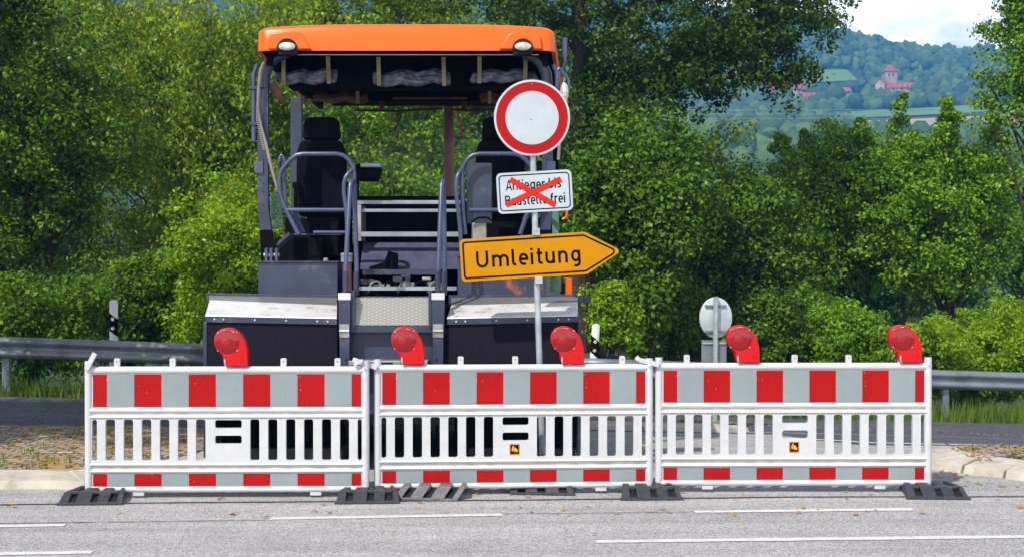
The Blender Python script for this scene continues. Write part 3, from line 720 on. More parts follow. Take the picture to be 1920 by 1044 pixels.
# ------------------------------------------------------------------ sign post
def arc(cx, cy, rx, ry, a0, a1, n=9): return [(cx+rx*math.cos(R(a0+(a1-a0)*i/n)), cy+ry*math.sin(R(a0+(a1-a0)*i/n))) for i in range(n+1)]
G = {
 'U': (.72, [[(.07,1)]+arc(.36,.36,.29,.29,180,360)+[(.65,1)]]),
 'm': (.98, [[(.07,0),(.07,.72)], [(.07,.42)]+arc(.275,.44,.205,.22,180,0)+[(.48,0)], [(.48,.42)]+arc(.69,.44,.21,.22,180,0)+[(.90,0)]]),
 'l': (.28, [[(.07,1)]+arc(.21,.21,.14,.14,180,270,5)+[(.25,.07)]]),
 'e': (.56, [[(.08,.37),(.50,.37)]+arc(.29,.40,.21,.26,0,180)+arc(.29,.32,.21,.25,180,305)]),
 'i': (.14, [[(.07,0),(.07,.72)], [(.07,.87),(.07,1.0)]]),
 't': (.34, [[(.13,.95)]+arc(.26,.20,.13,.13,180,270,5)+[(.33,.07)], [(0,.66),(.33,.66)]]),
 'u': (.56, [[(.07,.72)]+arc(.27,.27,.20,.20,180,270,6)+arc(.29,.27,.20,.20,270,360,6), [(.49,.72),(.49,0)]]),
 'n': (.56, [[(.07,0),(.07,.72)], [(.07,.42)]+arc(.28,.44,.21,.22,180,0)+[(.49,0)]]),
 'g': (.56, [arc(.28,.38,.21,.28,0,360,18), [(.49,.72),(.49,-.02)]+arc(.28,-.04,.21,.17,0,-125,7)]),
 'A': (.66, [[(.04,0),(.33,1),(.62,0)], [(.14,.28),(.52,.28)]]),
 'r': (.36, [[(.07,0),(.07,.72)], [(.07,.42)]+arc(.28,.44,.21,.22,180,65,6)]),
 'b': (.56, [[(.07,0),(.07,1)], arc(.28,.36,.21,.29,-180,180,18)]),
 's': (.48, [[(.42,.58)]+arc(.24,.52,.16,.13,40,180,6)+[(.12,.44),(.36,.31)]+arc(.25,.20,.16,.13,20,-150,7)]),
 'B': (.64, [[(.07,.07),(.07,.93),(.34,.93)]+arc(.36,.74,.19,.19,90,-90,8)+[(.07,.53)], [(.30,.53)]+arc(.36,.30,.21,.23,90,-90,8)+[(.07,.07)]]),
 'a': (.54, [[(.10,.60)]+arc(.27,.46,.20,.20,120,0,6)+[(.47,0)], [(.47,.42),(.22,.42)]+arc(.22,.245,.15,.175,90,270,8)+[(.36,.09),(.47,.18)]]),
 'f': (.36, [[(.36,.93)]+arc(.27,.80,.14,.13,80,180,5)+[(.13,0)], [(0,.66),(.33,.66)]]),
}
def ribbon(mb, pts, w, y, T, ext=True):
    n = len(pts); pts = [Vector(p) for p in pts]
    closed = (pts[0]-pts[-1]).length < 1e-4
    vs = []
    for i in range(n):
        if closed:
            a = pts[i]-pts[i-1 if i > 0 else n-2]; b = pts[i+1 if i < n-1 else 1]-pts[i]
        else:
            a = pts[i]-pts[i-1] if i > 0 else pts[1]-pts[0]; b = pts[i+1]-pts[i] if i < n-1 else pts[i]-pts[i-1]
        if a.length < 1e-6: a = b
        if b.length < 1e-6: b = a
        a = a.normalized(); b = b.normalized(); na = Vector((-a.y, a.x)); nb = Vector((-b.y, b.x))
        m = (na+nb); m = m.normalized() if m.length > 1e-6 else na; k = 1/max(.5, m.dot(na))
        vs += [pts[i]+m*w/2*k, pts[i]-m*w/2*k]
    W3 = [T(v.x, v.y, y) for v in vs]
    mb.add(W3, [(2*i, 2*i+1, 2*i+3, 2*i+2) for i in range(n-1)])
def sign_thing():
    Y0 = 10.35; k = Y0/F
    base = P(1019, 906, Y0)
    root = thing('road_sign_post', (base[0], Y0, 0), 'galvanised post with round no-entry, crossed-out text and yellow detour signs', 'road sign')
    mb = MBo(root); top = P(995, 165, Y0)
    bx = P(1019, 906, Y0)
    lerp = lambda t: (bx[0]+(top[0]-bx[0])*t, Y0+.03, .02+(top[2]-.02)*t)
    mb.tube([lerp(0), lerp(.5), lerp(1)], .024, 16)
    build('pole', mb, M['steel'], root)
    # round sign
    c = P(997.5, 222, Y0); r = 71.3*k; YF = Y0-.012
    mb = MBo(root); mb.lathe((c[0], Y0-.010, c[2]), [(r-.003,.006),(r,.003),(r,-.002),(r-.003,-.004)], n=72); plate = build('round_plate', mb, M['signback'], root)
    def ringm(r0, r1, y0, y1, m, name):
        mb = MBo(root); n = 72; vs = []
        for rr, yy in ((r0,y1),(r0,y0),(r1,y0),(r1,y1)):
            vs += [(c[0]+rr*math.cos(2*math.pi*i/n), yy, c[2]+rr*math.sin(2*math.pi*i/n)) for i in range(n)]
        mb.add(vs, [(q*n+i, q*n+(i+1)%n, ((q+1)%4)*n+(i+1)%n, ((q+1)%4)*n+i) for q in range(4) for i in range(n)]); build(name, mb, m, plate)
    ringm(67.3*k, 71.0*k, Y0-.0160, Y0-.0141, M['white_sign'], 'white_rim')
    ringm(50*k, 67.2*k, Y0-.0166, Y0-.0141, M['red_sign'], 'red_ring')
    mb = MBo(root); mb.lathe((c[0], Y0-.0141, c[2]), [(49.9*k,0),(49.9*k,-.0020)], n=64); build('white_face', mb, M['white_sign'], plate)
    mb = MBo(root)
    for dx, dy in ((0, -64), (-2, 3), (3, 70)): mb.lathe((c[0]+dx*k, Y0-.016, c[2]-dy*k), [(1.3*k,0),(1.0*k,-.003)], n=8)
    build_each('rivet', mb, M['rail'], plate)
    # generic plate with frame transform
    def frame(cx, cy, ang, Yp):
        o = P(cx, cy, Yp); ca, sa = math.cos(ang), math.sin(ang)
        return lambda u, v, y=0: (o[0]+(u*ca-v*sa)*k, Yp+y, o[2]+(u*sa+v*ca)*k)
    def pplate(T, poly, y0, y1, name, m, parent, bevel=0):
        mb = MBo(root); n = len(poly)
        vs = [T(u, v, y0) for u, v in poly]+[T(u, v, y1) for u, v in poly]
        mb.add(vs, [tuple(range(n)), tuple(range(2*n-1, n-1, -1))]+[((i+1)%n, i, i+n, (i+1)%n+n) for i in range(n)])
        return build(name, mb, m, parent, smooth=30)
    def border(T, poly, w, y, name, m, parent):
        mb = MBo(root); ribbon(mb, poly+[poly[0]], w, y, T); return build(name, mb, m, parent, recalc=False)
    # text plate
    T = frame(1002.5, 360, R(3.2), Y0-.012)
    pl = pplate(T, rrect(-70.5, 70.5, -38, 38, 9, 6), -.004, .004, 'text_plate', M['white_sign'], root)
    border(T, rrect(-65.3, 65.3, -32.8, 32.8, 6.5, 6), 2.1, -.0052, 'border', M['ink'], pl)
    def text(T, s, u0, u1, v0, cap, y, parent, wst=.14, sp=.12, space=.30, xs=None):
        mb = MBo(root)
        tot = sum((G[c][0]+sp if c != ' ' else space) for c in s)-sp; sx = (u1-u0)/tot; cu = 0
        for ci, c in enumerate(s):
            if c == ' ': cu += space; continue
            w_, st = G[c]
            for si, q in enumerate(st):
                x0 = u0+cu*sx if xs is None else xs[ci]
                pts = [(x0+a*sx, v0+b*cap) for a, b in q]
                ribbon(mb, pts, wst*cap, y-.0002*si-.00004*ci, T)
            cu += w_+sp
        return build('lettering', mb, M['ink'], parent, recalc=False)
    text(T, 'Anlieger bis', -53, 50, 5, 19, -.0052, pl, wst=.13)
    text(T, 'Baustelle frei', -56, 56, -23.5, 19, -.0052, pl, wst=.13)
    for j, (a, b) in enumerate((((-44, 25), (37, -27)), ((-54, -21.5), (50, 20.5)))):
        mb = MBo(root); d = Vector((b[0]-a[0], b[1]-a[1])).normalized(); n = Vector((-d.y, d.x))*4.6
        A, B = Vector(a), Vector(b); q = [A-n, B-n, B+n, A+n]
        y0 = -.0065-.0015*j; vs = [T(v.x, v.y, y0) for v in q]+[T(v.x, v.y, y0+.0009) for v in q]
        mb.add(vs, [(0,1,2,3),(7,6,5,4),(0,4,5,1),(1,5,6,2),(2,6,7,3),(3,7,4,0)]); build('red_tape', mb, M['tape'], pl)
        mb = MBo(root); n2 = n.normalized()*5.2; q = [A-n2-d*.6, B-n2+d*.6, B+n2+d*.6, A+n2-d*.6]
        vs = [T(v.x, v.y, y0+.0010) for v in q]; mb.add(vs, [(0,1,2,3)]); build('tape_edge', mb, M['ink'], pl, recalc=False)
    # detour arrow
    T = frame(1008, 480, R(3.5), Y0-.014)
    def outline(ins):
        x0, x1, xt, hh = -144.5+ins, 92-ins*.35, 152-ins*1.45, 39.5-ins
        r = 8-ins*.5
        pts = arc(x0+r, hh-r, r, r, 180, 90, 5)+arc(x1-3, hh-6, 6, 6, 90, 58, 3)+arc(xt-6, 0, 6, 6, 50, -50, 6)+arc(x1-3, -hh+6, 6, 6, -58, -90, 3)+arc(x0+r, -hh+r, r, r, 270, 180, 5)
        return pts[::-1]
    ar = pplate(T, outline(0), -.004, .004, 'arrow_plate', M['yellow_sign'], root)
    border(T, outline(6.2), 3.3, -.0052, 'border', M['ink'], ar)
    xs = [-113+q for q in (0, 29.5, 66.5, 79.5, 103, 113.5, 130, 154.5, 179.0)]
    sc = 31.0
    mb = MBo(root)
    xs = [-115, -85.5, -48.5, -35.5, -13, -1.5, 14.5, 38.5, 62.5]
    for ci, c in enumerate('Umleitung'):
        w_, st = G[c]
        kx = {'U':31,'m':32,'n':31}.get(c, 31)
        for si, q in enumerate(st): ribbon(mb, [(xs[ci]+a*kx, -15.5+b*sc) for a, b in q], .155*sc, -.0052-.0002*si, T)
    build('lettering', mb, M['ink'], ar, recalc=False)
    for (x, y) in ((1005, 434), (1010, 524)):     # clamps
        mb = MBo(root); a = P(x, y, Y0); mb.box(a[0]-.030, a[0]+.030, Y0-.030, Y0+.060, a[2]-.032, a[2]+.024); mb.lathe((a[0], Y0-.030, a[2]), [(.008,0),(.007,-.006)], n=6)
        build('clamp', mb, M['steel'], root, bevel=.006)
sign_thing()

# ------------------------------------------------------------------ road paver
CX = -.93
def paver():
    root = thing('road_paver', (CX, 12.6, 0), 'dark blue road paver with orange canopy and two black seats behind the barriers', 'road paver')
    new = lambda: MBo(root)
    def pb(name, mb, m, parent=None, **k): return build(name, mb, m, parent or root, **k)
    def pe(name, mb, m, parent=None, **k): return build_each(name, mb, m, parent or root, **k)
    def T2(mb, pts, r, n=12, m=0):          # tube through pixel points (x, y, Y), rounded corners
        Pn = [Vector(P(*p)) for p in pts]; out = [Pn[0]]
        for i in range(1, len(Pn)-1):
            a, b, c = Pn[i-1], Pn[i], Pn[i+1]; d = min((a-b).length, (c-b).length, .14)*.45
            p, q = b+(a-b).normalized()*d, b+(c-b).normalized()*d
            out += [p, p*.5625*0+(p+b*2+q)*.25, q] if False else [p, (p*.25+b*.5+q*.25), q]
        out.append(Pn[-1]); mb.tube(out, r, n, m)
    mir = lambda X: 2*CX-X
    # --- screed halves
    def screed(x0, x1, xi0, xi1, ys):
        Y1 = 10.70; yb, ym, yt0, yt = ys   # rows: (left,right) tuples
        A = lambda x, y, Y: P(x, y, Y)
        x0m = x0; 
        L0, R0 = A(x0, yb[0], Y1), A(x1, yb[1], Y1)
        mb = new()      # dark flap
        zb = .56
        mb.hexa([(L0[0], Y1+.004, zb), (R0[0], Y1+.004, zb), (R0[0], Y1+.05, zb), (L0[0], Y1+.05, zb), (L0[0], Y1+.004, L0[2]), (R0[0], Y1+.004, R0[2]), (R0[0], Y1+.05, R0[2]), (L0[0], Y1+.05, L0[2])])
        pb('dark_flap', mb, M['mat_dark'], bevel=.004)
        mb = new(); z0, z1 = L0[2], R0[2]   # trim strip
        h = .043
        mb.hexa([(L0[0]-.01, Y1-.014, z0-h), (R0[0]+.0, Y1-.014, z1-h), (R0[0], Y1+.003, z1-h), (L0[0]-.01, Y1+.003, z0-h), (L0[0]-.01, Y1-.014, z0), (R0[0], Y1-.014, z1), (R0[0], Y1+.003, z1), (L0[0]-.01, Y1+.003, z0)])
        ts = pb('trim_strip', mb, M['navy'])
        mb = new()
        for t in (.06, .13, .37, .61, .85, .93):
            mb.lathe((L0[0]+(R0[0]-L0[0])*t, Y1-.014, z0+(z1-z0)*t-h*.45), [(.008,0),(.006,-.006)], n=8)
        pe('screw', mb, M['postwhite'], ts)
        mb = new()      # bright sloping cover
        a = A(x0+5, ym[0], Y1+.28); b = A(x1, ym[1], Y1+.28)
        zf0, zf1 = z0+.002, z1+.002
        mb.hexa([(L0[0]-.012, Y1-.018, zf0), (R0[0], Y1-.018, zf1), (b[0], Y1+.28, b[2]-.05), (a[0], Y1+.28, a[2]-.05), (L0[0]-.010, Y1-.014, zf0+.012), (R0[0], Y1-.014, zf1+.012), (b[0], Y1+.28, b[2]), (a[0], Y1+.28, a[2])])
        sc = pb('sloping_cover', mb, M['whitemetal'], bevel=.003)
        mb = new(); c = A(x0+5, yt[0], Y1+.62); d = A(x1, yt[1], Y1+.62)
        mb.hexa([(a[0], Y1+.284, a[2]-.04), (b[0], Y1+.284, b[2]-.04), (d[0], Y1+.60, d[2]-.06), (c[0], Y1+.60, c[2]-.06), (a[0], Y1+.284, a[2]+.001), (b[0], Y1+.284, b[2]+.001), (d[0], Y1+.60, d[2]-.012), (c[0], Y1+.60, c[2]-.012)])
        pb('tread_top', mb, M['tread'])
        mb = new(); mb.hexa([(c[0]-.02, Y1+.601, c[2]-.07), (d[0], Y1+.601, d[2]-.07), (d[0], Y1+.66, d[2]-.07), (c[0]-.02, Y1+.66, c[2]-.07), (c[0]-.02, Y1+.601, c[2]+.008), (d[0], Y1+.601, d[2]+.008), (d[0], Y1+.66, d[2]+.008), (c[0]-.02, Y1+.66, c[2]+.008)])
        pb('rear_lip', mb, M['navy'], bevel=.003)
        mb = new(); mb.box(L0[0]+.03, R0[0]-.02, Y1+.40, Y1+1.0, .20, L0[2]-.07); pb('screed_body', mb, M['black'], bevel=.01)
        mb = new(); mb.box(L0[0]+.15, R0[0], Y1+.36, Y1+.75, .075, .19); pb('screed_plate', mb, M['engine'], bevel=.01)
        mb = new(); mb.hexa([(L0[0]-.03,Y1+.0,.16),(L0[0]-.002,Y1+.0,.16),(L0[0]-.002,Y1+1.02,.16),(L0[0]-.03,Y1+1.02,.16),(L0[0]-.03,Y1+.0,L0[2]-.05),(L0[0]-.002,Y1+.0,L0[2]-.05),(L0[0]-.002,Y1+1.02,L0[2]+.12),(L0[0]-.03,Y1+1.02,L0[2]+.12)])
        if x0 < 600: pb('end_plate', mb, M['navy'], bevel=.004)
        else:
            mb = new(); q = R0[0]; mb.hexa([(q+.003,Y1+.0,.16),(q+.03,Y1+.0,.16),(q+.03,Y1+1.02,.16),(q+.003,Y1+1.02,.16),(q+.003,Y1+.0,R0[2]-.05),(q+.03,Y1+.0,R0[2]-.05),(q+.03,Y1+1.02,R0[2]+.12),(q+.003,Y1+1.02,R0[2]+.12)]); pb('end_plate', mb, M['navy'], bevel=.004)
    screed(388, 632, 0, 0, ((593,598),(562,572),(0,0),(551,555)))
    screed(841, 1083, 0, 0, ((598,593),(572,566),(0,0),(555,553)))
    mb = new(); a = P(1085, 560, 11.3); mb.box(a[0], a[0]+.07, 11.27, 11.33, a[2]-.025, a[2]+.03); mb.lathe((a[0]+.075, 11.25, a[2]), [(.030,0),(.030,.09)], n=16); mb.lathe((a[0]+.075, 11.25, a[2]), [(.012,0),(.010,-.02)], n=8)
    pb('tow_eye', mb, M['navy'])
    # --- uprights
    for (xa, xb, s) in ((635, 657, 1), (810, 833, -1)):
        Y1 = 10.66; mb = new(); a = P(xa, 552, Y1); b = P(xb, 552, Y1); zb = P(0, 700, Y1)[2]-.25
        poly = [(a[0]+.012, zb), (b[0]-.012, zb), (b[0]-.006, P(0, 632, Y1)[2]), (b[0], P(0, 620, Y1)[2]), (b[0], a[2]), (b[0]-.02, a[2]+.018), (a[0]+.02, a[2]+.018), (a[0], a[2]), (a[0], P(0, 620, Y1)[2]), (a[0]+.006, P(0, 632, Y1)[2])]
        mb.prism(poly, Y1-.01, Y1+.09); up = pb('upright', mb, M['navy'], bevel=.004)
        mb = new(); mb.box(a[0]-.004, b[0]+.004, Y1-.016, Y1+.02, a[2]-.045, a[2]+.012); pb('bright_cap', mb, M['whitemetal'], up, bevel=.006)
        for (ya, yb) in ((607, 619), (621, 632)):
            mb = new(); t = P(xa+2, ya, Y1); u = P(xb-2, yb, Y1); mb.box(t[0], u[0], Y1-.018, Y1-.0105, u[2], t[2]); pb('hinge_leaf', mb, M['oldsteel'], up)
        mb = new(); t = P(xa+2, 620, Y1); u = P(xb-2, 620, Y1); mb.tube([(t[0], Y1-.022, t[2]), (u[0], Y1-.022, u[2])], .009, 8); pb('hinge_pin', mb, M['steel'], up)
        mb = new(); t = P((xa+xb)/2+3*s, 674, Y1); mb.lathe((t[0], Y1-.0105, t[2]), [(.012,0),(.011,-.0015)], n=12); pb('bolt_hole', mb, M['slot'], up)
        # inner channel side
        mb = new(); xx = b[0] if s > 0 else a[0]; mb.box(*( (xx+.004, xx+.030) if s > 0 else (xx-.030, xx-.004) ), Y1+.02, Y1+.20, P(0, 612, Y1)[2], a[2]+.03); pb('channel', mb, M['navy'])
    # --- centre tread plate, beam, panel
    Y1 = 10.78
    mb = new(); a = P(664, 558, Y1); b = P(806, 609, Y1-.02)
    mb.hexa([(a[0], Y1-.05, b[2]), (b[0], Y1-.05, b[2]), (b[0], Y1-.02, b[2]), (a[0], Y1-.02, b[2]), (a[0], Y1, a[2]), (b[0], Y1, a[2]), (b[0], Y1+.03, a[2]), (a[0], Y1+.03, a[2])])
    pb('tread_plate', mb, M['tread'])
    mb = new(); mb.box(a[0]-.02, b[0]+.02, Y1+.032, Y1+.75, a[2]-.05, a[2]-.004); pb('walkway', mb, M['tread'])
    mb = new(); mb.box(a[0]-.03, b[0]+.03, Y1-.07, Y1+.03, P(0, 623, Y1)[2], P(0, 610.5, Y1)[2]); pb('cross_beam', mb, M['navy'], bevel=.006)
    mb = new(); mb.box(a[0]-.03, b[0]+.03, Y1+.02, Y1+.06, .5, P(0, 624, Y1)[2]); pb('centre_panel', mb, M['navy'])
    mb = new(); t = P(655, 675, Y1-.1); u = P(803, 675, Y1-.1); mb.box(t[0], u[0], Y1-.16, Y1+.015, t[2]-.04, t[2]); st = pb('step', mb, M['oldsteel'], bevel=.006)
    mb = new()
    for q in (.14, .40, .66): mb.box(t[0]+(u[0]-t[0])*q, t[0]+(u[0]-t[0])*(q+.16), Y1-.163, Y1-.1605, t[2]-.030, t[2]-.012)
    pe('step_slot', mb, M['slot'], st)
    # --- ladder handrails
    mb = new(); T2(mb, [(648,548,10.72),(648,500,10.75),(657,345,10.95),(661,337,10.98),(664,345,11.02),(669,500,11.0),(668,550,10.95)], .0195); pb('ladder_handrail', mb, M['tube'])
    mb = new(); T2(mb, [(821,548,10.72),(822,500,10.75),(828,345,10.95),(831,337,10.98),(832,345,11.02),(834,500,11.0),(833,550,10.95)], .0195); pb('ladder_handrail', mb, M['tube'])
    for xx in (648, 668, 821, 833):
        mb = new(); a = P(xx, 548, 10.72 if xx in (648, 821) else 10.95); mb.tube([(a[0], a[1], a[2]-.02), (a[0], a[1], a[2]+.17)], .024, 12); pb('rail_socket', mb, M['navy'])
    # --- seat guard rails
    mb = new(); T2(mb, [(664,345,11.5),(664,312,11.5),(645,289,11.5),(555,289,11.5),(524,322,11.5),(524,365,11.5),(537,395,11.5),(560,440,11.5)], .0205)
    T2(mb, [(536,394,11.5),(648,394,11.5)], .0195); T2(mb, [(588,436,11.8),(650,436,11.8)], .017)
    T2(mb, [(664,316,11.5),(646,332,11.45),(644,362,11.45),(650,395,11.45),(652,470,11.45)], .0185)
    T2(mb, [(666,345,11.5),(667,470,11.5),(668,548,11.5)], .018)
    T2(mb, [(526,350,11.5),(524,300,12.0),(528,289,12.0),(533,300,12.0),(536,400,12.0)], .018); pb('seat_guard_rail', mb, M['tube'])
    mb = new(); T2(mb, [(872,440,11.5),(868,400,11.5),(866,345,11.5),(866,312,11.5),(885,289,11.5),(975,289,11.5),(1004,322,11.5),(1004,365,11.5),(990,395,11.5),(975,440,11.5)], .0205)
    T2(mb, [(866,316,11.5),(856,332,11.45),(855,362,11.45),(860,400,11.45),(864,445,11.45),(864,540,11.45)], .0185)
    T2(mb, [(990,394,11.5),(880,394,11.5)], .0195); pb('seat_guard_rail', mb, M['tube'])
    # --- seats
    for (xc, Ys) in ((602, 12.2), (938, 12.2)):
        def sx(dx): return (xc+dx-960)*Ys/F
        def sz(y): return H-(y-YH)*Ys/F
        mb = new(); pts = [(sx(-46), sz(392)), (sx(46), sz(392)), (sx(47), sz(330)), (sx(45), sz(285)), (sx(38), sz(267)), (sx(30), sz(262)), (sx(-32), sz(262)), (sx(-40), sz(267)), (sx(-46), sz(285)), (sx(-47), sz(330))]
        mb.prism(pts, Ys, Ys+.13); s = pb('seat', mb, M['cloth'], bevel=.03)
        mb = new(); pts = [(sx(-34), sz(261)), (sx(34), sz(261)), (sx(35), sz(255)), (sx(32), sz(228)), (sx(27), sz(221)), (sx(18), sz(219.5)), (sx(-18), sz(219.5)), (sx(-27), sz(221)), (sx(-32), sz(228)), (sx(-35), sz(255))]
        mb.prism(pts, Ys+.01, Ys+.12); pb('headrest', mb, M['cloth'], s, bevel=.02)
        mb = new(); mb.box(sx(-47), sx(47), Ys+.08, Ys+.60, sz(405), sz(380)); pb('cushion', mb, M['cloth'], s, bevel=.04)
        for q in (-1, 1):
            mb = new(); mb.box(sx(q*52)-.03, sx(q*52)+.03, Ys+.12, Ys+.5, sz(352), sz(340)); mb.box(sx(q*52)-.015, sx(q*52)+.015, Ys+.1, Ys+.14, sz(400), sz(352)); pb('armrest', mb, M['black'], s, bevel=.01)
        mb = new(); mb.box(sx(-30), sx(30), Ys+.1, Ys+.5, sz(480), sz(406)); pb('seat_base', mb, M['black'], s, bevel=.01)
    # --- control consoles
    mb = new(); a = P(669, 308, 12.5); b = P(712, 338, 12.5); mb.prism([(a[0], b[2]), (b[0]-.03, b[2]), (b[0], b[2]+.10), (b[0], a[2]-.03), (a[0], a[2])], 12.4, 12.75); c = pb('control_panel', mb, M['black'], bevel=.01)
    mb = new(); a = P(676, 306, 12.4); b = P(715, 315, 12.4); mb.box(a[0], b[0], 12.36, 12.7, b[2], a[2]); pb('panel_lid', mb, M['barlight'], c, bevel=.012)
    mb = new(); a = P(668, 308, 12.5); mb.tube([(a[0], 12.45, a[2]-.03), (a[0]+.02, 12.45, a[2]-1.0)], .03); pb('panel_stand', mb, M['black'], c)
    # --- deck side boxes
    mb = new(); a = P(484, 492, 11.36); b = P(633, 556, 11.36); mb.box(a[0], b[0], 11.36, 12.0, b[2]-.2, a[2]); bx = pb('side_box', mb, M['navy'], bevel=.006)
    mb = new(); mb.box(a[0]-.01, b[0]+.01, 11.34, 12.02, a[2]+.001, a[2]+.012); pb('box_lid', mb, M['navy'], bx)
    mb = new(); a = P(858, 481, 11.36); b = P(1024, 556, 11.36); mb.box(a[0], b[0], 11.36, 12.0, b[2]-.2, a[2]); bx = pb('side_box', mb, M['navyscar'], bevel=.006)
    mb = new(); mb.box(a[0]-.01, b[0]+.01, 11.34, 12.02, a[2]+.001, a[2]+.012); pb('box_lid', mb, M['navy'], bx)
    mb = new(); a = P(875, 306, 11.6); b = P(922, 420, 11.6); mb.box(a[0], b[0], 11.6, 11.9, b[2], a[2]); cb = pb('blue_cabinet', mb, M['navy'], bevel=.006)
    mb = new(); T2(mb, [(884,417,11.55),(895,408,11.55),(915,408,11.55),(922,414,11.55)], .008); pb('cable', mb, M['black'], cb)
    mb = new(); a = P(884, 418, 11.58); b = P(912, 446, 11.58); mb.box(a[0], b[0], 11.58, 11.75, b[2]-.2, a[2]); pb('grey_box', mb, M['oldsteel'], bevel=.008)
    mb = new(); a = P(650, 478, 11.4); mb.lathe((a[0], 11.4, a[2]), [(.05,-.06),(.05,-.01),(.054,0),(.05,.015),(.02,.02)], axis='z', n=20); pb('filler_cap', mb, M['barlight'])
    mb = new(); a = P(651, 492, 11.4); mb.lathe((a[0], 11.4, a[2]), [(.04,-.25),(.04,.0)], axis='z', n=16); pb('filler_neck', mb, M['rustred'])
    mb = new(); a = P(611, 489, 11.5); mb.lathe((a[0], 11.5, a[2]), [(.02,-.02),(.024,0),(.02,.02),(.008,.026)], axis='z', n=14); pb('knob', mb, M['hose'])
    # hydraulic lugs left
    mb = new()
    for xx in (500, 509, 519):
        a = P(xx, 474, 11.4); mb.prism([(a[0]-.012, a[2]-.08), (a[0]+.012, a[2]-.08), (a[0]+.012, a[2]+.03), (a[0], a[2]+.045), (a[0]-.012, a[2]+.03)], 11.37, 11.47)
    pe('hinge_lug', mb, M['tube'], bevel=.005)
    mb = new(); a = P(495, 478, 11.41); b = P(524, 478, 11.41); mb.tube([(a[0], 11.41, a[2]), (b[0], 11.41, b[2])], .018, 10); pb('hinge_pin', mb, M['steel'])
    # --- engine bay rear
    mb = new(); a = P(664, 368, 12.6); b = P(868, 556, 12.6); mb.box(a[0], b[0], 12.6, 15.0, .9, a[2]); pb('engine_hood', mb, M['black'], bevel=.01)
    for (ya, yb, Yb) in ((376, 383, 12.3), (392, 398, 12.25), (435, 444, 12.2)):
        mb = new(); a = P(668 if ya < 390 else 677, ya, Yb); b = P(866, yb, Yb); mb.box(a[0], b[0], Yb, Yb+.04, b[2], a[2]); pb('light_bar', mb, M['barlight'], bevel=.003)
    mb = new(); a = P(668, 384, 12.2); b = P(677, 452, 12.2); mb.box(a[0], b[0], 12.2, 12.6, b[2], a[2]); pb('bay_side', mb, M['oldsteel'])
    mb = new(); a = P(680, 455, 12.35); b = P(862, 505, 12.35); mb.hexa([(a[0],12.1,b[2]),(b[0],12.1,b[2]),(b[0],12.5,b[2]),(a[0],12.5,b[2]),(a[0],12.4,a[2]),(b[0],12.4,a[2]),(b[0],12.5,a[2]),(a[0],12.5,a[2])]); pb('dusty_panel', mb, mat('dusty_navy', (.035,.036,.085), .8, col2=(.06,.06,.12), vscale=12), bevel=.004)
    mb = new(); a = P(725, 500, 12.0); mb.prism([(a[0]-.15, a[2]-.03), (a[0]+.1, a[2]-.03), (a[0]+.1, a[2]+.12), (a[0]+.02, a[2]+.14), (a[0]-.02, a[2]+.04), (a[0]-.15, a[2])], 11.95, 12.05); pb('tool_box', mb, M['black'])
    mb = new(); a = P(680, 505, 11.7); b = P(820, 515, 11.7); mb.box(a[0], b[0], 11.68, 11.76, b[2], a[2]); pb('cross_pipe', mb, M['navy'])
    mb = new(); a = P(672, 537, 11.5); b = P(856, 544, 11.5); mb.box(a[0], b[0], 11.5, 11.6, b[2], a[2]); pb('cross_pipe', mb, M['barlight'])
    rr = random.Random(5)
    for q in range(11):
        mb = new(); x = rr.uniform(685, 815); y = rr.uniform(518, 540); a = P(x, y, 11.65); w = rr.uniform(.02, .06)
        if q % 2: mb.lathe((a[0], 11.64, a[2]), [(w*.6,-.03),(w*.6,.03),(w*.3,.05)], axis='x', n=12)
        else: mb.box(a[0]-w, a[0]+w, 11.62, 11.7, a[2]-.025, a[2]+.025)
        pb('valve', mb, M['engine'] if q % 3 else M['oldsteel'], bevel=.004)
    for q in range(5):
        mb = new(); x = 690+q*28; T2(mb, [(x,548,11.55),(x+6,528,11.55),(x+22,526,11.6),(x+30,545,11.6)], .009, 8); pb('hydraulic_hose', mb, M['black'] if q % 2 else M['hose'])
    # --- chassis, tracks, hopper
    mb = new(); mb.box(-2.05, .19, 11.75, 15.3, .45, 1.35); pb('chassis', mb, M['black'], bevel=.02)
    mb = new(); mb.box(-1.9, .05, 11.3, 11.75, .35, 1.15); pb('auger_housing', mb, M['engine'], bevel=.02)
    mb = new(); mb.tube([(-2.2, 11.55, .38), (.34, 11.55, .38)], .06, 12)
    for q in range(14):
        x = -2.2+q*.19; mb.tube([(x, 11.55, .38), (x+.03, 11.55, .38)], .17, 18)
    pb('auger', mb, M['engine'])
    for x in (CX-1.12, CX+.82):
        mb = new(); pts = []
        for (cy, cz, a0) in ((15.2,.42,-90),(12.3,.42,90)):
            pts += [(cy+.40*math.cos(R(a0+180*i/10)), cz+.40*math.sin(R(a0+180*i/10))) for i in range(11)]
        mb.prismx(pts, x, x+.30); tr = pb('track', mb, M['black'])
        mb = new()
        for i in range(18): yy = 12.2+i*.175; mb.box(x-.006, x+.306, yy, yy+.10, .001, .03); mb.box(x-.006, x+.306, yy, yy+.10, .815, .845)
        pb('track_pads', mb, M['rubber'], tr)
    mb = new()
    for s in (-1, 1):
        x0 = CX+s*.5; x1 = CX+s*1.28
        mb.hexa([(min(x0,x0+s*.04),15.5,.7),(max(x0,x0+s*.04),15.5,.7),(max(x0,x0+s*.04),17.3,.7),(min(x0,x0+s*.04),17.3,.7),(min(x1,x1+s*.04),15.5,1.5),(max(x1,x1+s*.04),15.5,1.5),(max(x1,x1+s*.04),17.3,1.5),(min(x1,x1+s*.04),17.3,1.5)])
    mb.box(CX-.55, CX+.55, 15.5, 17.3, .62, .70); pb('hopper', mb, M['orange'], bevel=.01)
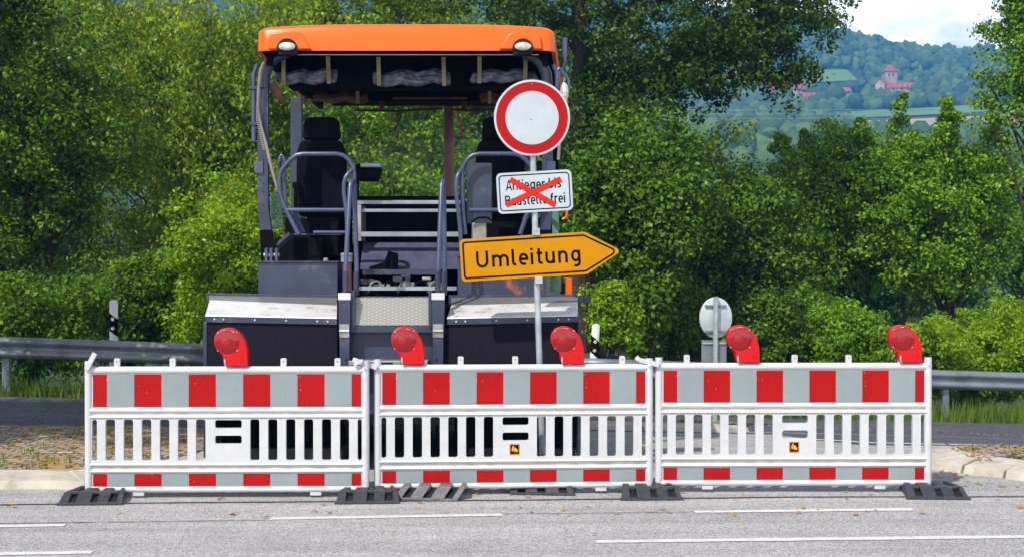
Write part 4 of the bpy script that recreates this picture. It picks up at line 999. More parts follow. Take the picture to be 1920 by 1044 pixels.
    mb = new(); mb.box(-2.15, -1.72, 12.05, 15.0, 1.36, 1.95); mb.box(-.18, .29, 12.05, 15.0, 1.36, 1.95); mb.box(-1.72, -.18, 13.0, 15.0, 1.36, 1.9); pe('deck', mb, M['black'], bevel=.01)
    # right orange side trim
    mb = new(); a = P(1060, 430, 13.0); b = P(1066, 548, 13.0); mb.box(a[0]-.03, b[0], 12.2, 13.6, b[2]-.1, P(0, 520, 13.0)[2]); pb('orange_side_panel', mb, M['orange'], bevel=.01)
    mb = new(); T2(mb, [(1054,412,12.2),(1062,408,12.2),(1065,380,12.2),(1060,360,12.2)], .012); pb('orange_cable', mb, M['orange'])
    mb = new(); a = P(1042, 525, 12.0); mb.lathe((a[0], 12.0, a[2]), [(.05,-.1),(.05,.05),(.04,.07)], axis='z', n=20); pb('side_lamp', mb, M['greenglass'])
    # --- roof posts
    Zr = 3.60
    for s in (0, 1):
        f = (lambda X: X) if s == 0 else mir
        mb = new(); Yp = 11.62
        x0, x1 = (483-960)*Yp/F, (503-960)*Yp/F; z = lambda y: H-(y-YH)*Yp/F
        pts = [(f(x0+.02), z(432)), (f(x1+.03), z(432)), (f(x1), z(390)), (f(x1), z(150)), (f(x0+.01), z(150)), (f(x0), z(280)), (f(x0), z(390))]
        if s: pts = pts[::-1]
        mb.prism(pts, Yp, Yp+.06); rp = pb('roof_post', mb, M['navy'], bevel=.006)
        mb = new(); xc = f((494-960)*Yp/F)
        sg = 1 if s == 0 else -1
        mb.tube([(xc, Yp+.03, z(165)), (xc+sg*.005, Yp+.03, z(140)), (xc+sg*.045, Yp+.03, z(120)), (xc+sg*.10, Yp+.03, z(108)), (xc+sg*.20, Yp+.03, z(99))], .050, 14); pb('roof_bend', mb, M['navy'], rp)
        mb = new(); mb.hexa([(min(f(x0+.03),f(x1+.06)), Yp, z(495)), (max(f(x0+.03),f(x1+.06)), Yp, z(495)), (max(f(x0+.03),f(x1+.06)), Yp+.05, z(495)), (min(f(x0+.03),f(x1+.06)), Yp+.05, z(495)),
                             (min(f(x0+.02),f(x1+.03)), Yp, z(432)), (max(f(x0+.02),f(x1+.03)), Yp, z(432)), (max(f(x0+.02),f(x1+.03)), Yp+.05, z(432)), (min(f(x0+.02),f(x1+.03)), Yp+.05, z(432))]); pb('post_foot', mb, M['black'], rp)
        mb = new()
        for yy in (300, 345, 360, 385, 400): mb.lathe((f((494-960)*Yp/F), Yp, z(yy)), [(.007,0),(.006,-.002)], n=8)
        pe('bolt', mb, M['slot'], rp)
        mb = new(); mb.box(f(x0)-.02 if s == 0 else f(x0)-.05, f(x0)+.05 if s == 0 else f(x0)+.02, Yp-.02, Yp-.004, z(325), z(303)); pb('post_bracket', mb, M['tube'], rp)
        # front (far) posts
        mb = new(); Yq = 14.2; a = (545-960)*Yq/F; b = (566-960)*Yq/F; zz = lambda y: H-(y-YH)*Yq/F
        mb.box(min(f(a), f(b)), max(f(a), f(b)), Yq, Yq+.08, 1.9, Zr-.1); pb('roof_post', mb, M['navy'] if s == 0 else M['black'], bevel=.006)
        # side pipe in brackets
        mb = new(); xs_ = f((476-960)*Yp/F); mb.tube([(xs_+sg*.03, Yp, z(122)), (xs_, Yp, z(140)), (xs_, Yp, z(266))], .020, 12); sp_ = pb('side_pipe', mb, M['tube'])
        mb = new()
        for yy in (163, 230): mb.box(xs_-.035, xs_+.035, Yp-.03, Yp+.03, z(yy+6), z(yy)); mb.box(min(xs_, f(x0)), max(xs_, f(x0)), Yp-.012, Yp+.012, z(yy+13), z(yy+9))
        pe('pipe_bracket', mb, M['navy'], sp_, bevel=.003)
        # rear cross tube along roof edge
    mb = new(); T2(mb, [(1059,72,11.9),(1058,120,11.9),(1052,135,11.9)], .022); pb('side_pipe', mb, M['tube'])
    mb = new(); T2(mb, [(500,112,11.58),(489,130,11.56),(485,170,11.55),(484,210,11.55),(490,240,11.55),(499,270,11.55),(508,310,11.55),(522,360,11.55)], .014, 10); h = pb('corrugated_hose', mb, M['hose'])
    mb = new()
    for i in range(22):
        t = i/21; y = 200+t*80; x = 484+ (0 if y < 225 else (y-225)*.22); a = P(x, y, 11.55); mb.tube([(a[0], a[1], a[2]-.005), (a[0], a[1], a[2]+.005)], .0175, 10)
    pb('hose_rings', mb, M['hose'], h)
    mb = new(); T2(mb, [(1060,140,11.6),(1056,165,11.6),(1064,190,11.6),(1052,230,11.6),(1047,300,11.6)], .014, 10); pb('corrugated_hose', mb, M['hose'])
    # mirrors / lamp right
    mb = new(); a = P(1058, 175, 11.5); mb.lathe(a, [(.025,-.05),(.05,-.03),(.055,.02),(.04,.05)], n=18, sx=.7, sz=1.7); pb('work_lamp', mb, M['reflector'])
    mb = new(); T2(mb, [(1044,165,11.5),(1045,132,11.5),(1050,128,11.5),(1056,140,11.5),(1066,148,11.5),(1066,170,11.5)], .012, 8); pb('lamp_bracket', mb, M['tube'])
    # --- canopy
    x0, x1 = (481-960)*11.4/F, (1040-960)*11.4/F; y0, y1 = 11.4, 14.85; zb = H-(96-YH)*11.4/F; zt = H-(56-YH)*11.4/F
    def ring(ins, z, crown=0, rad=.09):
        pts = []
        for cx, cy, a0 in ((x1-ins-rad, y1-ins-rad, 0), (x0+ins+rad, y1-ins-rad, 90), (x0+ins+rad, y0+ins+rad, 180), (x1-ins-rad, y0+ins+rad, 270)):
            for i in range(6): a = R(a0+18*i); pts.append((cx+rad*math.cos(a), cy+rad*math.sin(a)))
        out = []
        for i in range(len(pts)):            # subdivide straight edges
            p, q = pts[i], pts[(i+1) % len(pts)]; n = 10 if math.dist(p, q) > .5 else 1
            out += [(p[0]+(q[0]-p[0])*j/n, p[1]+(q[1]-p[1])*j/n) for j in range(n)]
        return [(px+(.20 if px > CX else -.10)*(py-y0)/(y1-y0), py, z+crown*max(0, 1-((px-(x0+x1)/2)/((x1-x0)/2))**4)) for px, py in out]
    rs = [ring(0, zb), ring(.004, zt-.022, .035), ring(.014, zt-.006, .036), ring(.045, zt+.014, .036), ring(.35, zt+.05, .04), ring(1.0, zt+.08, .03, .05)]
    mb = new(); n = len(rs[0])
    for r_ in rs: mb.v += r_
    for q in range(len(rs)-1):
        for i in range(n): mb.f.append((q*n+i, q*n+(i+1)%n, (q+1)*n+(i+1)%n, (q+1)*n+i)); mb.m.append(0)
    mb.f.append(tuple(range((len(rs)-1)*n, len(rs)*n))); mb.m.append(0)
    s0 = len(mb.v); inn = [ring(.03, zb+.002), ring(.03, zb+.09), ring(.5, zb+.11, 0, .05)]
    mb.v += inn[0]+inn[1]+inn[2]
    for i in range(n):
        mb.f.append((i, s0+i, s0+(i+1)%n, (i+1)%n)); mb.m.append(0)
        mb.f.append((s0+i, s0+n+i, s0+n+(i+1)%n, s0+(i+1)%n)); mb.m.append(1)
        mb.f.append((s0+n+i, s0+2*n+i, s0+2*n+(i+1)%n, s0+n+(i+1)%n)); mb.m.append(1)
    mb.f.append(tuple(range(s0+2*n, s0+3*n))); mb.m.append(1)
    can = pb('canopy', mb, [M['orange'], M['black']], smooth=50)
    # lamp housings in the lip
    for s in (0, 1):
        f = (lambda x: x) if s == 0 else (lambda x: 1521-x)
        k = 11.4/F; X = lambda x: (f(x)-960)*k; Z = lambda y: H-(y-YH)*k
        pts = [(504,95.6),(508,68),(514,63),(560,62),(568,66),(586,95.6)]
        poly = [(X(x), Z(y)) for x, y in pts]
        if s == 0: poly = poly[::-1]
        poly = poly if s == 0 else poly
        mb = new(); mb.prism(poly, 11.360, 11.405); pnl = pb('lamp_panel', mb, M['orange'], can, bevel=.018, smooth=25)
        cx = X(540.5); mb = new(); arcp = [(cx+.092*math.cos(R(a)), Z(95.4)+.094*math.sin(R(a))) for a in range(180, -1, -12)]
        mb.prism(arcp, 11.352, 11.3585); mb.prism([(cx-.085, Z(95.5)-.004), (cx-.075, Z(95.5)-.035), (cx+.075, Z(95.5)-.035), (cx+.085, Z(95.5)-.004)][::-1], 11.37, 11.44); pb('lamp_recess', mb, M['slot'], pnl)
        mb = new(); mb.lathe((cx, 11.350, Z(90.0)), [(.062,0),(.060,-.010),(.046,-.020),(.02,-.026)], n=32, sz=.60, sx=1.17); pb('headlamp', mb, M['reflector'], can)
        mb = new(); mb.lathe((cx, 11.350, Z(90.0)), [(.062,0),(.062,-.004)], n=32, sz=.64, sx=1.17); pb('lamp_rim', mb, M['black'], pnl)
    # canopy under-frame
    mb = new(); mb.box(x0+.10, x1-.10, 11.47, 11.52, zb-.03, zb+.03); pb('roof_bar', mb, M['black'])
    mb = new(); a = P(540, 103, 11.46); b = P(1010, 104.5, 11.46); mb.box(a[0], b[0], 11.455, 11.465, b[2], a[2]); pb('trim_line', mb, M['barlight'])
    for X in (x0+.06, x1-.10): 
        mb = new(); mb.box(X, X+.05, 11.55, 14.7, zb-.10, zb+.05); pb('roof_bar', mb, M['black'])
    mb = new(); mb.box(x0+.2, x1-.2, 12.55, 13.0, zb-.12, zb+.08); mb.box(x0+.2, x1-.2, 14.3, 14.75, P(0, 190, 14.3)[2], zb+.08); mb.box(x0+.15, x1-.15, 12.15, 12.35, zb-.22, zb+.08); pe('roof_box', mb, M['black'], bevel=.01)
    mb = new(); a = P(736, 183, 14.2); b = P(876, 186, 14.2); mb.box(a[0], b[0], 14.2, 14.24, b[2], a[2]); pb('roof_trim', mb, M['rustred'])
    # rolled tarps with straps
    def tarp(xa, xb, ya, yb, Y, m, straps, ys0, nseed):
        rr = random.Random(nseed); a = P(xa, (ya+yb)/2, Y); b = P(xb, (ya+yb)/2, Y); R0 = (yb-ya)/2*Y/F; n = 36; mb = new(); mb.o = tuple(root.location); pts = []; rad = []
        for i in range(n+1):
            t = i/n; x = a[0]+(b[0]-a[0])*t; sag = .012*math.sin(t*math.pi*5+nseed)
            e = min(t, 1-t)*n; rr_ = R0*(1+rr.uniform(-.012, .012))*(.75 if e < 1 else 1)
            for sx_ in straps:
                if abs(x-P(sx_, 0, Y)[0]) < .03: rr_ *= .86
            pts.append((x, Y+rr.uniform(-.003, .003), a[2]+sag+rr.uniform(-.0015, .0015))); rad.append(rr_)
        mb.tube(pts, rad, 30)
        for i in range(n+1):
            for j in range(30):
                q = 2*math.pi*j/30; kk = 1+.13*math.sin(3*q+i*.13+nseed)+.07*math.sin(8*q-i*.21)+.05*math.sin(13*q+i*.5); c0 = pts[i]; v = mb.v[i*30+j]
                mb.v[i*30+j] = tuple(c0[a_]+(v[a_]-c0[a_])*kk for a_ in range(3))
        tt = pb('rolled_tarp', mb, m, smooth=60)
        for sx_ in straps:
            mb = new(); q = P(sx_, yb+2, Y-R0-.01); p = P(sx_-1+rr.uniform(-1, 3), ys0, Y-.20); w = .018
            mb.hexa([(q[0]-w, q[1], q[2]), (q[0]+w, q[1], q[2]), (q[0]+w, q[1]+.006, q[2]), (q[0]-w, q[1]+.006, q[2]), (p[0]-w, p[1], p[2]), (p[0]+w, p[1], p[2]), (p[0]+w, p[1]+.006, p[2]), (p[0]-w, p[1]+.006, p[2])]); pb('strap', mb, M['strap'], tt)
    tarp(515, 633, 132, 156, 12.05, M['tarp'], (532, 617), 106, 1)
    tarp(700, 845, 134, 160, 12.05, M['tarp'], (711, 833), 108, 2)
    tarp(884, 1006, 133, 155, 12.05, M['tarp'], (899, 985), 107, 3)
    tarp(568, 690, 176, 193, 13.9, M['tarp_brown'], (580, 671), 158, 4)
    tarp(900, 985, 176, 193, 13.9, M['tarp_brown'], (918,), 155, 5)
    mb = new(); a = P(508, 155, 11.75); b = P(530, 190, 11.9); mb.tube([a, ((a[0]+b[0])/2, 11.8, (a[2]+b[2])/2), b], [.035,.045,.03], 12); pb('tarp_end', mb, M['tarp_brown'])
    # wipers, windscreen, exhaust
    mb = new(); T2(mb, [(665,207,14.35),(700,208,14.35),(740,209,14.35),(830,204,14.35)], .014, 6); T2(mb, [(716,205,14.35),(716,185,14.35)], .03); pb('wiper', mb, M['brown'])
    mb = new(); T2(mb, [(845,206,14.35),(880,208,14.35),(928,205,14.35)], .014, 6); T2(mb, [(870,205,14.35),(870,185,14.35)], .03); pb('wiper', mb, M['brown'])
    mb = new(); a = P(566, 190, 14.5); b = P(1000, 372, 14.5); mb.box(a[0], b[0], 14.5, 14.506, b[2], a[2]); pb('windscreen', mb, M['glass'])
    mb = new(); a = P(842, 188, 14.8); b = P(842, 372, 14.8); mb.tube([(a[0], 14.8, b[2]-.3), (a[0], 14.8, a[2]+.1)], .055, 20); ex = pb('exhaust_pipe', mb, M['rustred'])
    mb = new(); c = P(842, 258, 14.8); mb.lathe((c[0], 14.8, c[2]), [(.062,-.02),(.062,.02)], axis='z', n=20); mb.box(c[0], c[0]+.16, 14.78, 14.82, c[2]-.01, c[2]+.01); pb('pipe_clamp', mb, M['rustred'], ex)
    mb = new(); T2(mb, [(867,258,14.8),(865,240,14.8),(859,215,14.8),(858,190,14.8)], .008, 6); pb('red_cable', mb, M['tape'])
    # side glass pieces
    mb = new(); a = P(507, 362, 11.8); b = P(531, 430, 11.8); mb.hexa([(a[0],11.8,b[2]),(b[0],11.8,b[2]+.02),(b[0],11.806,b[2]+.02),(a[0],11.806,b[2]),(a[0],11.8,a[2]),(b[0]-.02,11.8,a[2]+.03),(b[0]-.02,11.806,a[2]+.03),(a[0],11.806,a[2])]); pb('side_glass', mb, M['greenglass'])
    mb = new(); X_ = P(1048, 0, 11.9)[0]; a = P(0, 395, 11.9)[2]; b = P(0, 440, 11.9)[2]; mb.box(X_-.06, X_, 11.9, 11.906, b, a); pb('side_glass', mb, M['greenglass'])
    # diagonal struts under seats
    mb = new(); T2(mb, [(548,400,11.7),(566,438,11.7)], .035, 4); T2(mb, [(520,462,11.7),(545,440,11.7)], .03, 4); T2(mb, [(540,440,11.9),(640,440,11.9)], .008, 6); pe('seat_strut', mb, M['navy'])
    mb = new(); a = P(535, 400, 12.8); b = P(660, 492, 12.8); mb.box(a[0], b[0], 12.8, 12.84, b[2], a[2]-.05); a = P(866, 400, 12.8); b = P(1030, 492, 12.8); mb.box(a[0], b[0], 12.8, 12.84, b[2], a[2]-.05); pe('front_wall', mb, M['black'])
paver()

# ------------------------------------------------------------------ foliage
def leaf_mesh(name, centers, radii, per, size, seed, m, flat=.75, droop=0):
    per = int(per*1.25); size *= .87
    r = np.random.default_rng(seed); C_ = np.asarray(centers, float); n = len(C_)*per
    idx = np.repeat(np.arange(len(C_)), per); rad = np.asarray(radii, float)[idx][:, None]
    d = r.normal(size=(n, 3)); d /= np.linalg.norm(d, axis=1)[:, None]
    q = r.uniform(0, 1, (n, 1))**.5
    pos = C_[idx] + d*q*rad*np.array([1, 1, flat])
    nrm = d*.7 + r.normal(size=(n, 3))*.55 + np.array([0, -.05, .55]); nrm /= np.linalg.norm(nrm, axis=1)[:, None]
    a = np.cross(nrm, r.normal(size=(n, 3))); a /= np.linalg.norm(a, axis=1)[:, None]
    if droop: a[:, 2] -= droop; a /= np.linalg.norm(a, axis=1)[:, None]
    b = np.cross(nrm, a); s = size*r.uniform(.5, 1.45, (n, 1))
    V = np.empty((n, 4, 3)); V[:, 0] = pos-a*s*.5; V[:, 2] = pos+a*s*.5
    V[:, 1] = pos+b*s*.30+nrm*s*.10-a*s*.05; V[:, 3] = pos-b*s*.30+nrm*s*.10-a*s*.05
    me = bpy.data.meshes.new(name); me.vertices.add(n*4); me.vertices.foreach_set('co', V.reshape(-1).astype(np.float32))
    me.loops.add(n*4); me.loops.foreach_set('vertex_index', np.arange(n*4, dtype=np.int32))
    me.polygons.add(n); me.polygons.foreach_set('loop_start', np.arange(0, n*4, 4, dtype=np.int32)); me.polygons.foreach_set('loop_total', np.full(n, 4, dtype=np.int32))
    me.materials.append(m); me.update(calc_edges=True); me.validate()
    return me
def crown_clumps(r, rx, ry, rz, n, cr, lumps=6):
    """clump centres: a few big lobes, each a shell of clumps, so the outline is uneven"""
    out = []; rad = []
    lob = []
    for i in range(lumps):
        d = r.normal(size=3); d /= np.linalg.norm(d); lob.append((d*np.array([rx, ry, rz])*r.uniform(.35, .72), r.uniform(.38, .60)))
    lob.append((np.zeros(3), .6))
    for i in range(n):
        c, k = lob[r.integers(len(lob))]
        d = r.normal(size=3); d /= np.linalg.norm(d)
        p = c + d*np.array([rx, ry, rz])*k*r.uniform(.45, 1.08)
        out.append(p); rad.append(cr*r.uniform(.6, 1.35))
    return np.array(out), np.array(rad)
def tree(name, cat, label, cx, cy, cz, rx, rz, m, n=230, per=120, cr=.55, size=.12, seed=1, lumps=7, ry=None, group=None, trunk=True, droop=0, tr=.18, flat=.75, extra=None):
    r = np.random.default_rng(seed); base = gz(cx, cy)
    root = thing(name, (cx, cy, base), label, cat, group)
    ce, ra = crown_clumps(r, rx, ry or rx*.8, rz, n, cr, lumps)
    off = cz-base
    ce = ce+np.array([0, 0, off])
    if extra is not None: ce = np.vstack([ce, extra[0]-np.array([cx, cy, base])]); ra = np.concatenate([ra, extra[1]])
    ce[:, 2] = np.maximum(ce[:, 2], .25)
    o = bpy.data.objects.new('crown', leaf_mesh('crown', ce, ra, per, size, seed, m, flat, droop)); COL.objects.link(o); o.parent = root
    if trunk:
        mb = MB(); top = off+rz*.35; k = 6
        mb.tube([(math.sin(i*1.7+seed)*.06*i, math.cos(i*2.1+seed)*.06*i, top*i/k-.1) for i in range(k+1)], [tr*(1-.75*i/k) for i in range(k+1)], 10)
        for j in range(min(34, len(ce))):
            e = ce[r.integers(len(ce))]; h0 = max(.4, min(top*.92, e[2]*r.uniform(.35, .75))); t = h0/top*k
            a = Vector((math.sin(t*1.7+seed)*.06*t, math.cos(t*2.1+seed)*.06*t, h0)); E = Vector(e)
            mid = a.lerp(E, .5)+Vector((0, 0, .12*(E-a).length)); w = tr*.32*(1-.5*h0/top)
            mb.tube([a, mid, E], [w, w*.55, .012], 6)
        build('trunk', mb, M['bark'], root, recalc=False)
    return root
# the oak right of the paver with its far-reaching limbs
def oak():
    Y = 27.0; base = P(1092, 600, Y); bz = gz(base[0], Y)
    root = thing('oak_tree', (base[0], Y, bz), 'tall dark oak whose limbs reach over the paver and to the right across the sky', 'tree')
    mb = MBo(root)
    def limb(pts, r0, r1, dy=(0, 0)):
        n = len(pts); V = [Vector(P(x, y, Y+dy[0]+(dy[1]-dy[0])*i/(n-1))) for i, (x, y) in enumerate(pts)]
        # smooth
        Q = []
        for i in range(n-1):
            for t in (0, .33, .66): Q.append(V[i].lerp(V[i+1], t)+Vector((rnd.uniform(-.03,.03), rnd.uniform(-.03,.03), rnd.uniform(-.03,.03))))
        Q.append(V[-1]); mb.tube(Q, [r0+(r1-r0)*i/(len(Q)-1) for i in range(len(Q))], 9); return V
    bb = [(1092, 640+ (0)), ]
    limb([(1092,660),(1090,500),(1088,300),(1092,180),(1084,60),(1078,-60),(1070,-200)], .24, .10)
    L_ = [[(1092,250),(1150,205),(1215,160),(1262,130),(1300,95),(1340,55),(1390,20),(1430,-20)],
          [(1262,130),(1310,110),(1360,90),(1420,70),(1500,40),(1555,30)], [(1300,100),(1350,75),(1400,60),(1470,0)],
          [(1215,160),(1290,160),(1370,145),(1440,135),(1490,150)], [(1092,150),(1120,80),(1180,20),(1220,-60)], [(1088,120),(1110,160),(1150,120),(1200,70)],
          [(1086,100),(1040,50),(980,10),(920,-30)], [(1088,60),(1000,0),(900,-60)], [(1092,300),(1130,260),(1180,240),(1230,235)], [(1092,360),(1060,300),(1040,250)],
          [(1180,20),(1280,-20),(1400,-70)], [(1086,20),(1150,-60),(1260,-140)]]
    ends = []
    for i, l_ in enumerate(L_): ends.append((l_, limb(l_, .10 if i in (0, 4) else .055, .015, (0, [-.8, .8, -1.2, -.5, 1.2, 1.4, -1, 1, .8, -.6, 0, .5][i]))))
    build('trunk', mb, M['bark'], root, recalc=False)
    r = np.random.default_rng(11); ce = []; ra = []
    for l_, V in ends:
        for i in range(1, len(V)):
            for q in range(9):
                t = r.uniform(0, 1); p = V[i-1].lerp(V[i], t); s = .30+.45*r.uniform()
                ce.append(np.array(p)+r.normal(size=3)*np.array([.36, .6, .24])); ra.append(.30*r.uniform(.6, 1.3))
    regions = [(700, 1050, -160, 20, 80), (1050, 1480, -160, 70, 185), (1110, 1400, 60, 130, 60), (1150, 1300, 120, 200, 24), (1400, 1550, -60, 42, 50), (1100, 1200, 120, 240, 45), (1380, 1500, 60, 150, 22), (1050, 1120, 100, 320, 20), (1540,1562,20,50,3), (1290,1400,120,165,16), (1470,1525,120,160,5)]
    for (xa, xb, ya, yb, n) in regions:
        for q in range(n): ce.append(np.array(P(r.uniform(xa, xb), r.uniform(ya, yb), Y+r.uniform(-1.8, 1.8)))); ra.append(.36*r.uniform(.5, 1.3))
    ce = np.array(ce)-np.array(root.location)
    o = bpy.data.objects.new('crown', leaf_mesh('crown', ce, ra, 62, .105, 5, M['leaf_oak'], .7)); COL.objects.link(o); o.parent = root
oak()
def px(x, y, Y): return P(x, y, Y)
def TR(name, cat, label, x, y, Y, wpx, hpx, m, **k):
    c = P(x, y, Y); s = Y/F; return tree(name, cat, label, c[0], Y, c[2], wpx*s/2, hpx*s/2, m, **k)
g1 = 'trees behind the guardrail'
TR('leafy_tree','tree','leafy tree overhanging the top left corner, shade painted into its leaves', -190, -90, 16.5, 700, 560, M['leaf_oak'], n=330, per=110, cr=.40, size=.10, seed=21, group=g1)  # shade of the backlit underside is put into the dark leaf colour
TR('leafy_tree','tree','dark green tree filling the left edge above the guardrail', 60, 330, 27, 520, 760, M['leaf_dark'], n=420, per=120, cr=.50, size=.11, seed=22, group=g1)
TR('leafy_tree','tree','olive green tree with drooping leaves, tallest left of the paver', 370, 170, 32, 560, 820, M['leaf_olive'], n=420, per=130, cr=.55, size=.13, seed=23, droop=1.0, group=g1)
TR('bush','bush','bright yellow-green bush between the left road post and the paver', 405, 500, 22.8, 290, 400, M['leaf_lime'], n=240, per=110, cr=.30, size=.085, seed=24, tr=.06)
TR('leafy_tree','tree','mid green tree seen through the cab of the paver', 720, 330, 30, 560, 560, M['leaf_mid'], n=380, per=120, cr=.50, size=.11, seed=25, group=g1)
TR('leafy_tree','tree','bright green tree top showing just above the orange canopy', 690, 40, 37, 620, 420, M['leaf_olive'], n=300, per=120, cr=.6, size=.14, seed=26, group=g1)
TR('leafy_tree','tree','dark green tree just right of the yellow detour arrow', 1215, 420, 24.8, 300, 430, M['leaf_dark'], n=300, per=120, cr=.42, size=.11, seed=27, group=g1)
TR('leafy_tree','tree','dark green tree standing behind the back of the round sign', 1370, 450, 27.5, 340, 400, M['leaf_dark'], n=330, per=120, cr=.42, size=.10, seed=28, group=g1)
TR('leafy_tree','tree','yellowish green tree under the reaching oak limbs', 1300, 420, 30, 340, 400, M['leaf_olive'], n=220, per=120, cr=.45, size=.12, seed=29, group=g1)
def shoots(spec, Y, seed):
    r = np.random.default_rng(seed); ce = []; ra = []
    for (x, yt, yb, w) in spec:
        lean = r.uniform(-.25, .25)
        for i in range(15):
            t = (i+r.uniform())/15; y = yt+(yb-yt)*t; ww = w*(.10+1.3*t)
            ce.append(P(x+lean*(y-yb)+r.normal()*ww*.6, y+r.normal()*7, Y+r.normal()*.5)); ra.append(.36*(.35+.8*t)*r.uniform(.6, 1.3))
    return np.array(ce), np.array(ra)
TR('leafy_tree','tree','bright green tree with one upright shoot standing above its neighbours', 1585, 410, 29.5, 380, 380, M['leaf_mid'], n=340, per=120, cr=.42, size=.10, seed=30, group=g1, extra=shoots([(1662,182,330,40),(1600,225,330,34),(1520,245,340,36),(1560,285,340,34),(1460,255,350,36),(1630,290,360,40)], 29.5, 3))
TR('leafy_tree','tree','bright green tree between the upright shoot and the right edge tree', 1790, 410, 28.5, 330, 400, M['leaf_mid'], n=320, per=120, cr=.42, size=.10, seed=31, group=g1, extra=shoots([(1800,185,330,40),(1760,215,330,36),(1720,250,340,36),(1850,205,330,36)], 28.5, 4))
TR('leafy_tree','tree','tall tree at the right edge of the photo reaching the sky', 1960, 150, 27.5, 250, 760, M['leaf_mid'], n=330, per=110, cr=.36, size=.10, seed=32, group=g1)
TR('bush','bush','wide light green bush above the guardrail at the right edge', 1850, 665, 24.5, 420, 210, M['leaf_lime'], n=300, per=130, cr=.26, size=.075, seed=33, tr=.04, extra=shoots([(1880,545,640,60),(1930,560,640,50),(1820,590,650,50),(1760,600,660,40)], 24.5, 6))
TR('bush','bush','fresh green bush on the bank just right of the last warning lamp', 1720, 680, 23.8, 330, 150, M['leaf_lime'], n=200, per=130, cr=.24, size=.075, seed=43, tr=.03, extra=shoots([(1740,600,690,60),(1680,630,690,50)], 23.8, 8))
TR('bush','bush','small lit bush close to the right road post', 1150, 600, 22.5, 110, 150, M['leaf_lime'], n=50, per=110, cr=.22, size=.08, seed=34, tr=.04)
TR('bush','bush','low bush behind the rightmost warning lamp', 1620, 640, 24, 240, 170, M['leaf_mid'], n=130, per=120, cr=.26, size=.08, seed=35, tr=.04)
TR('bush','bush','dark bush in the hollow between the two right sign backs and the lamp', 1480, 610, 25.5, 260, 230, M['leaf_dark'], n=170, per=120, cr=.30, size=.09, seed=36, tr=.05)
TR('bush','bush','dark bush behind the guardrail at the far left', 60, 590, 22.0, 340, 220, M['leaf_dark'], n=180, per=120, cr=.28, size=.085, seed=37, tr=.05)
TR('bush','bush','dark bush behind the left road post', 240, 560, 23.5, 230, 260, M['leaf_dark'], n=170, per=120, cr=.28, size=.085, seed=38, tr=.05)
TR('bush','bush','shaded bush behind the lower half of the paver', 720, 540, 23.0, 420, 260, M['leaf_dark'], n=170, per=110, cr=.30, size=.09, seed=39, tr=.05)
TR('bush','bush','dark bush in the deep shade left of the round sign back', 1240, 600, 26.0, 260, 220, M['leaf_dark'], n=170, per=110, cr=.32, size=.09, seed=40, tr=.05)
TR('bush','bush','hazel bush growing through the shade behind the paver seats', 560, 400, 26.0, 300, 380, M['leaf_olive'], n=200, per=110, cr=.34, size=.10, seed=41, tr=.05)
for i, (x, y, w, h, lab) in enumerate([(-60,100,640,700,'far tree behind the dark tree at the left edge'), (330,330,520,520,'far tree behind the drooping olive tree'), (900,260,520,640,'far tree behind the right seat of the paver'), (1130,430,420,420,'far tree glimpsed behind the oak trunk'), (1640,470,560,260,'far tree behind the upright shoot'), (1950,430,320,340,'far tree behind the right edge tree'), (210,500,520,420,'far tree low in the gap above the left road post'), (1600,640,900,260,'wide far thicket low behind the right-hand bushes')]):
    TR('far_tree','tree', lab, x, y, 44+i, w, h, M['leaf_mid' if i % 2 else 'leaf_dark'], n=300, per=110, cr=.9, size=.20, seed=60+i, group='trees in the second row')
# trees beside the road, out of the frame, that throw the shade on the left
tree('leafy_tree','tree','tree beyond the left side of the photo shading the side road', -8.6, 9.3, 7.0, 3.6, 3.0, M['leaf_dark'], n=340, per=90, cr=.6, size=.17, seed=71, group=g1)

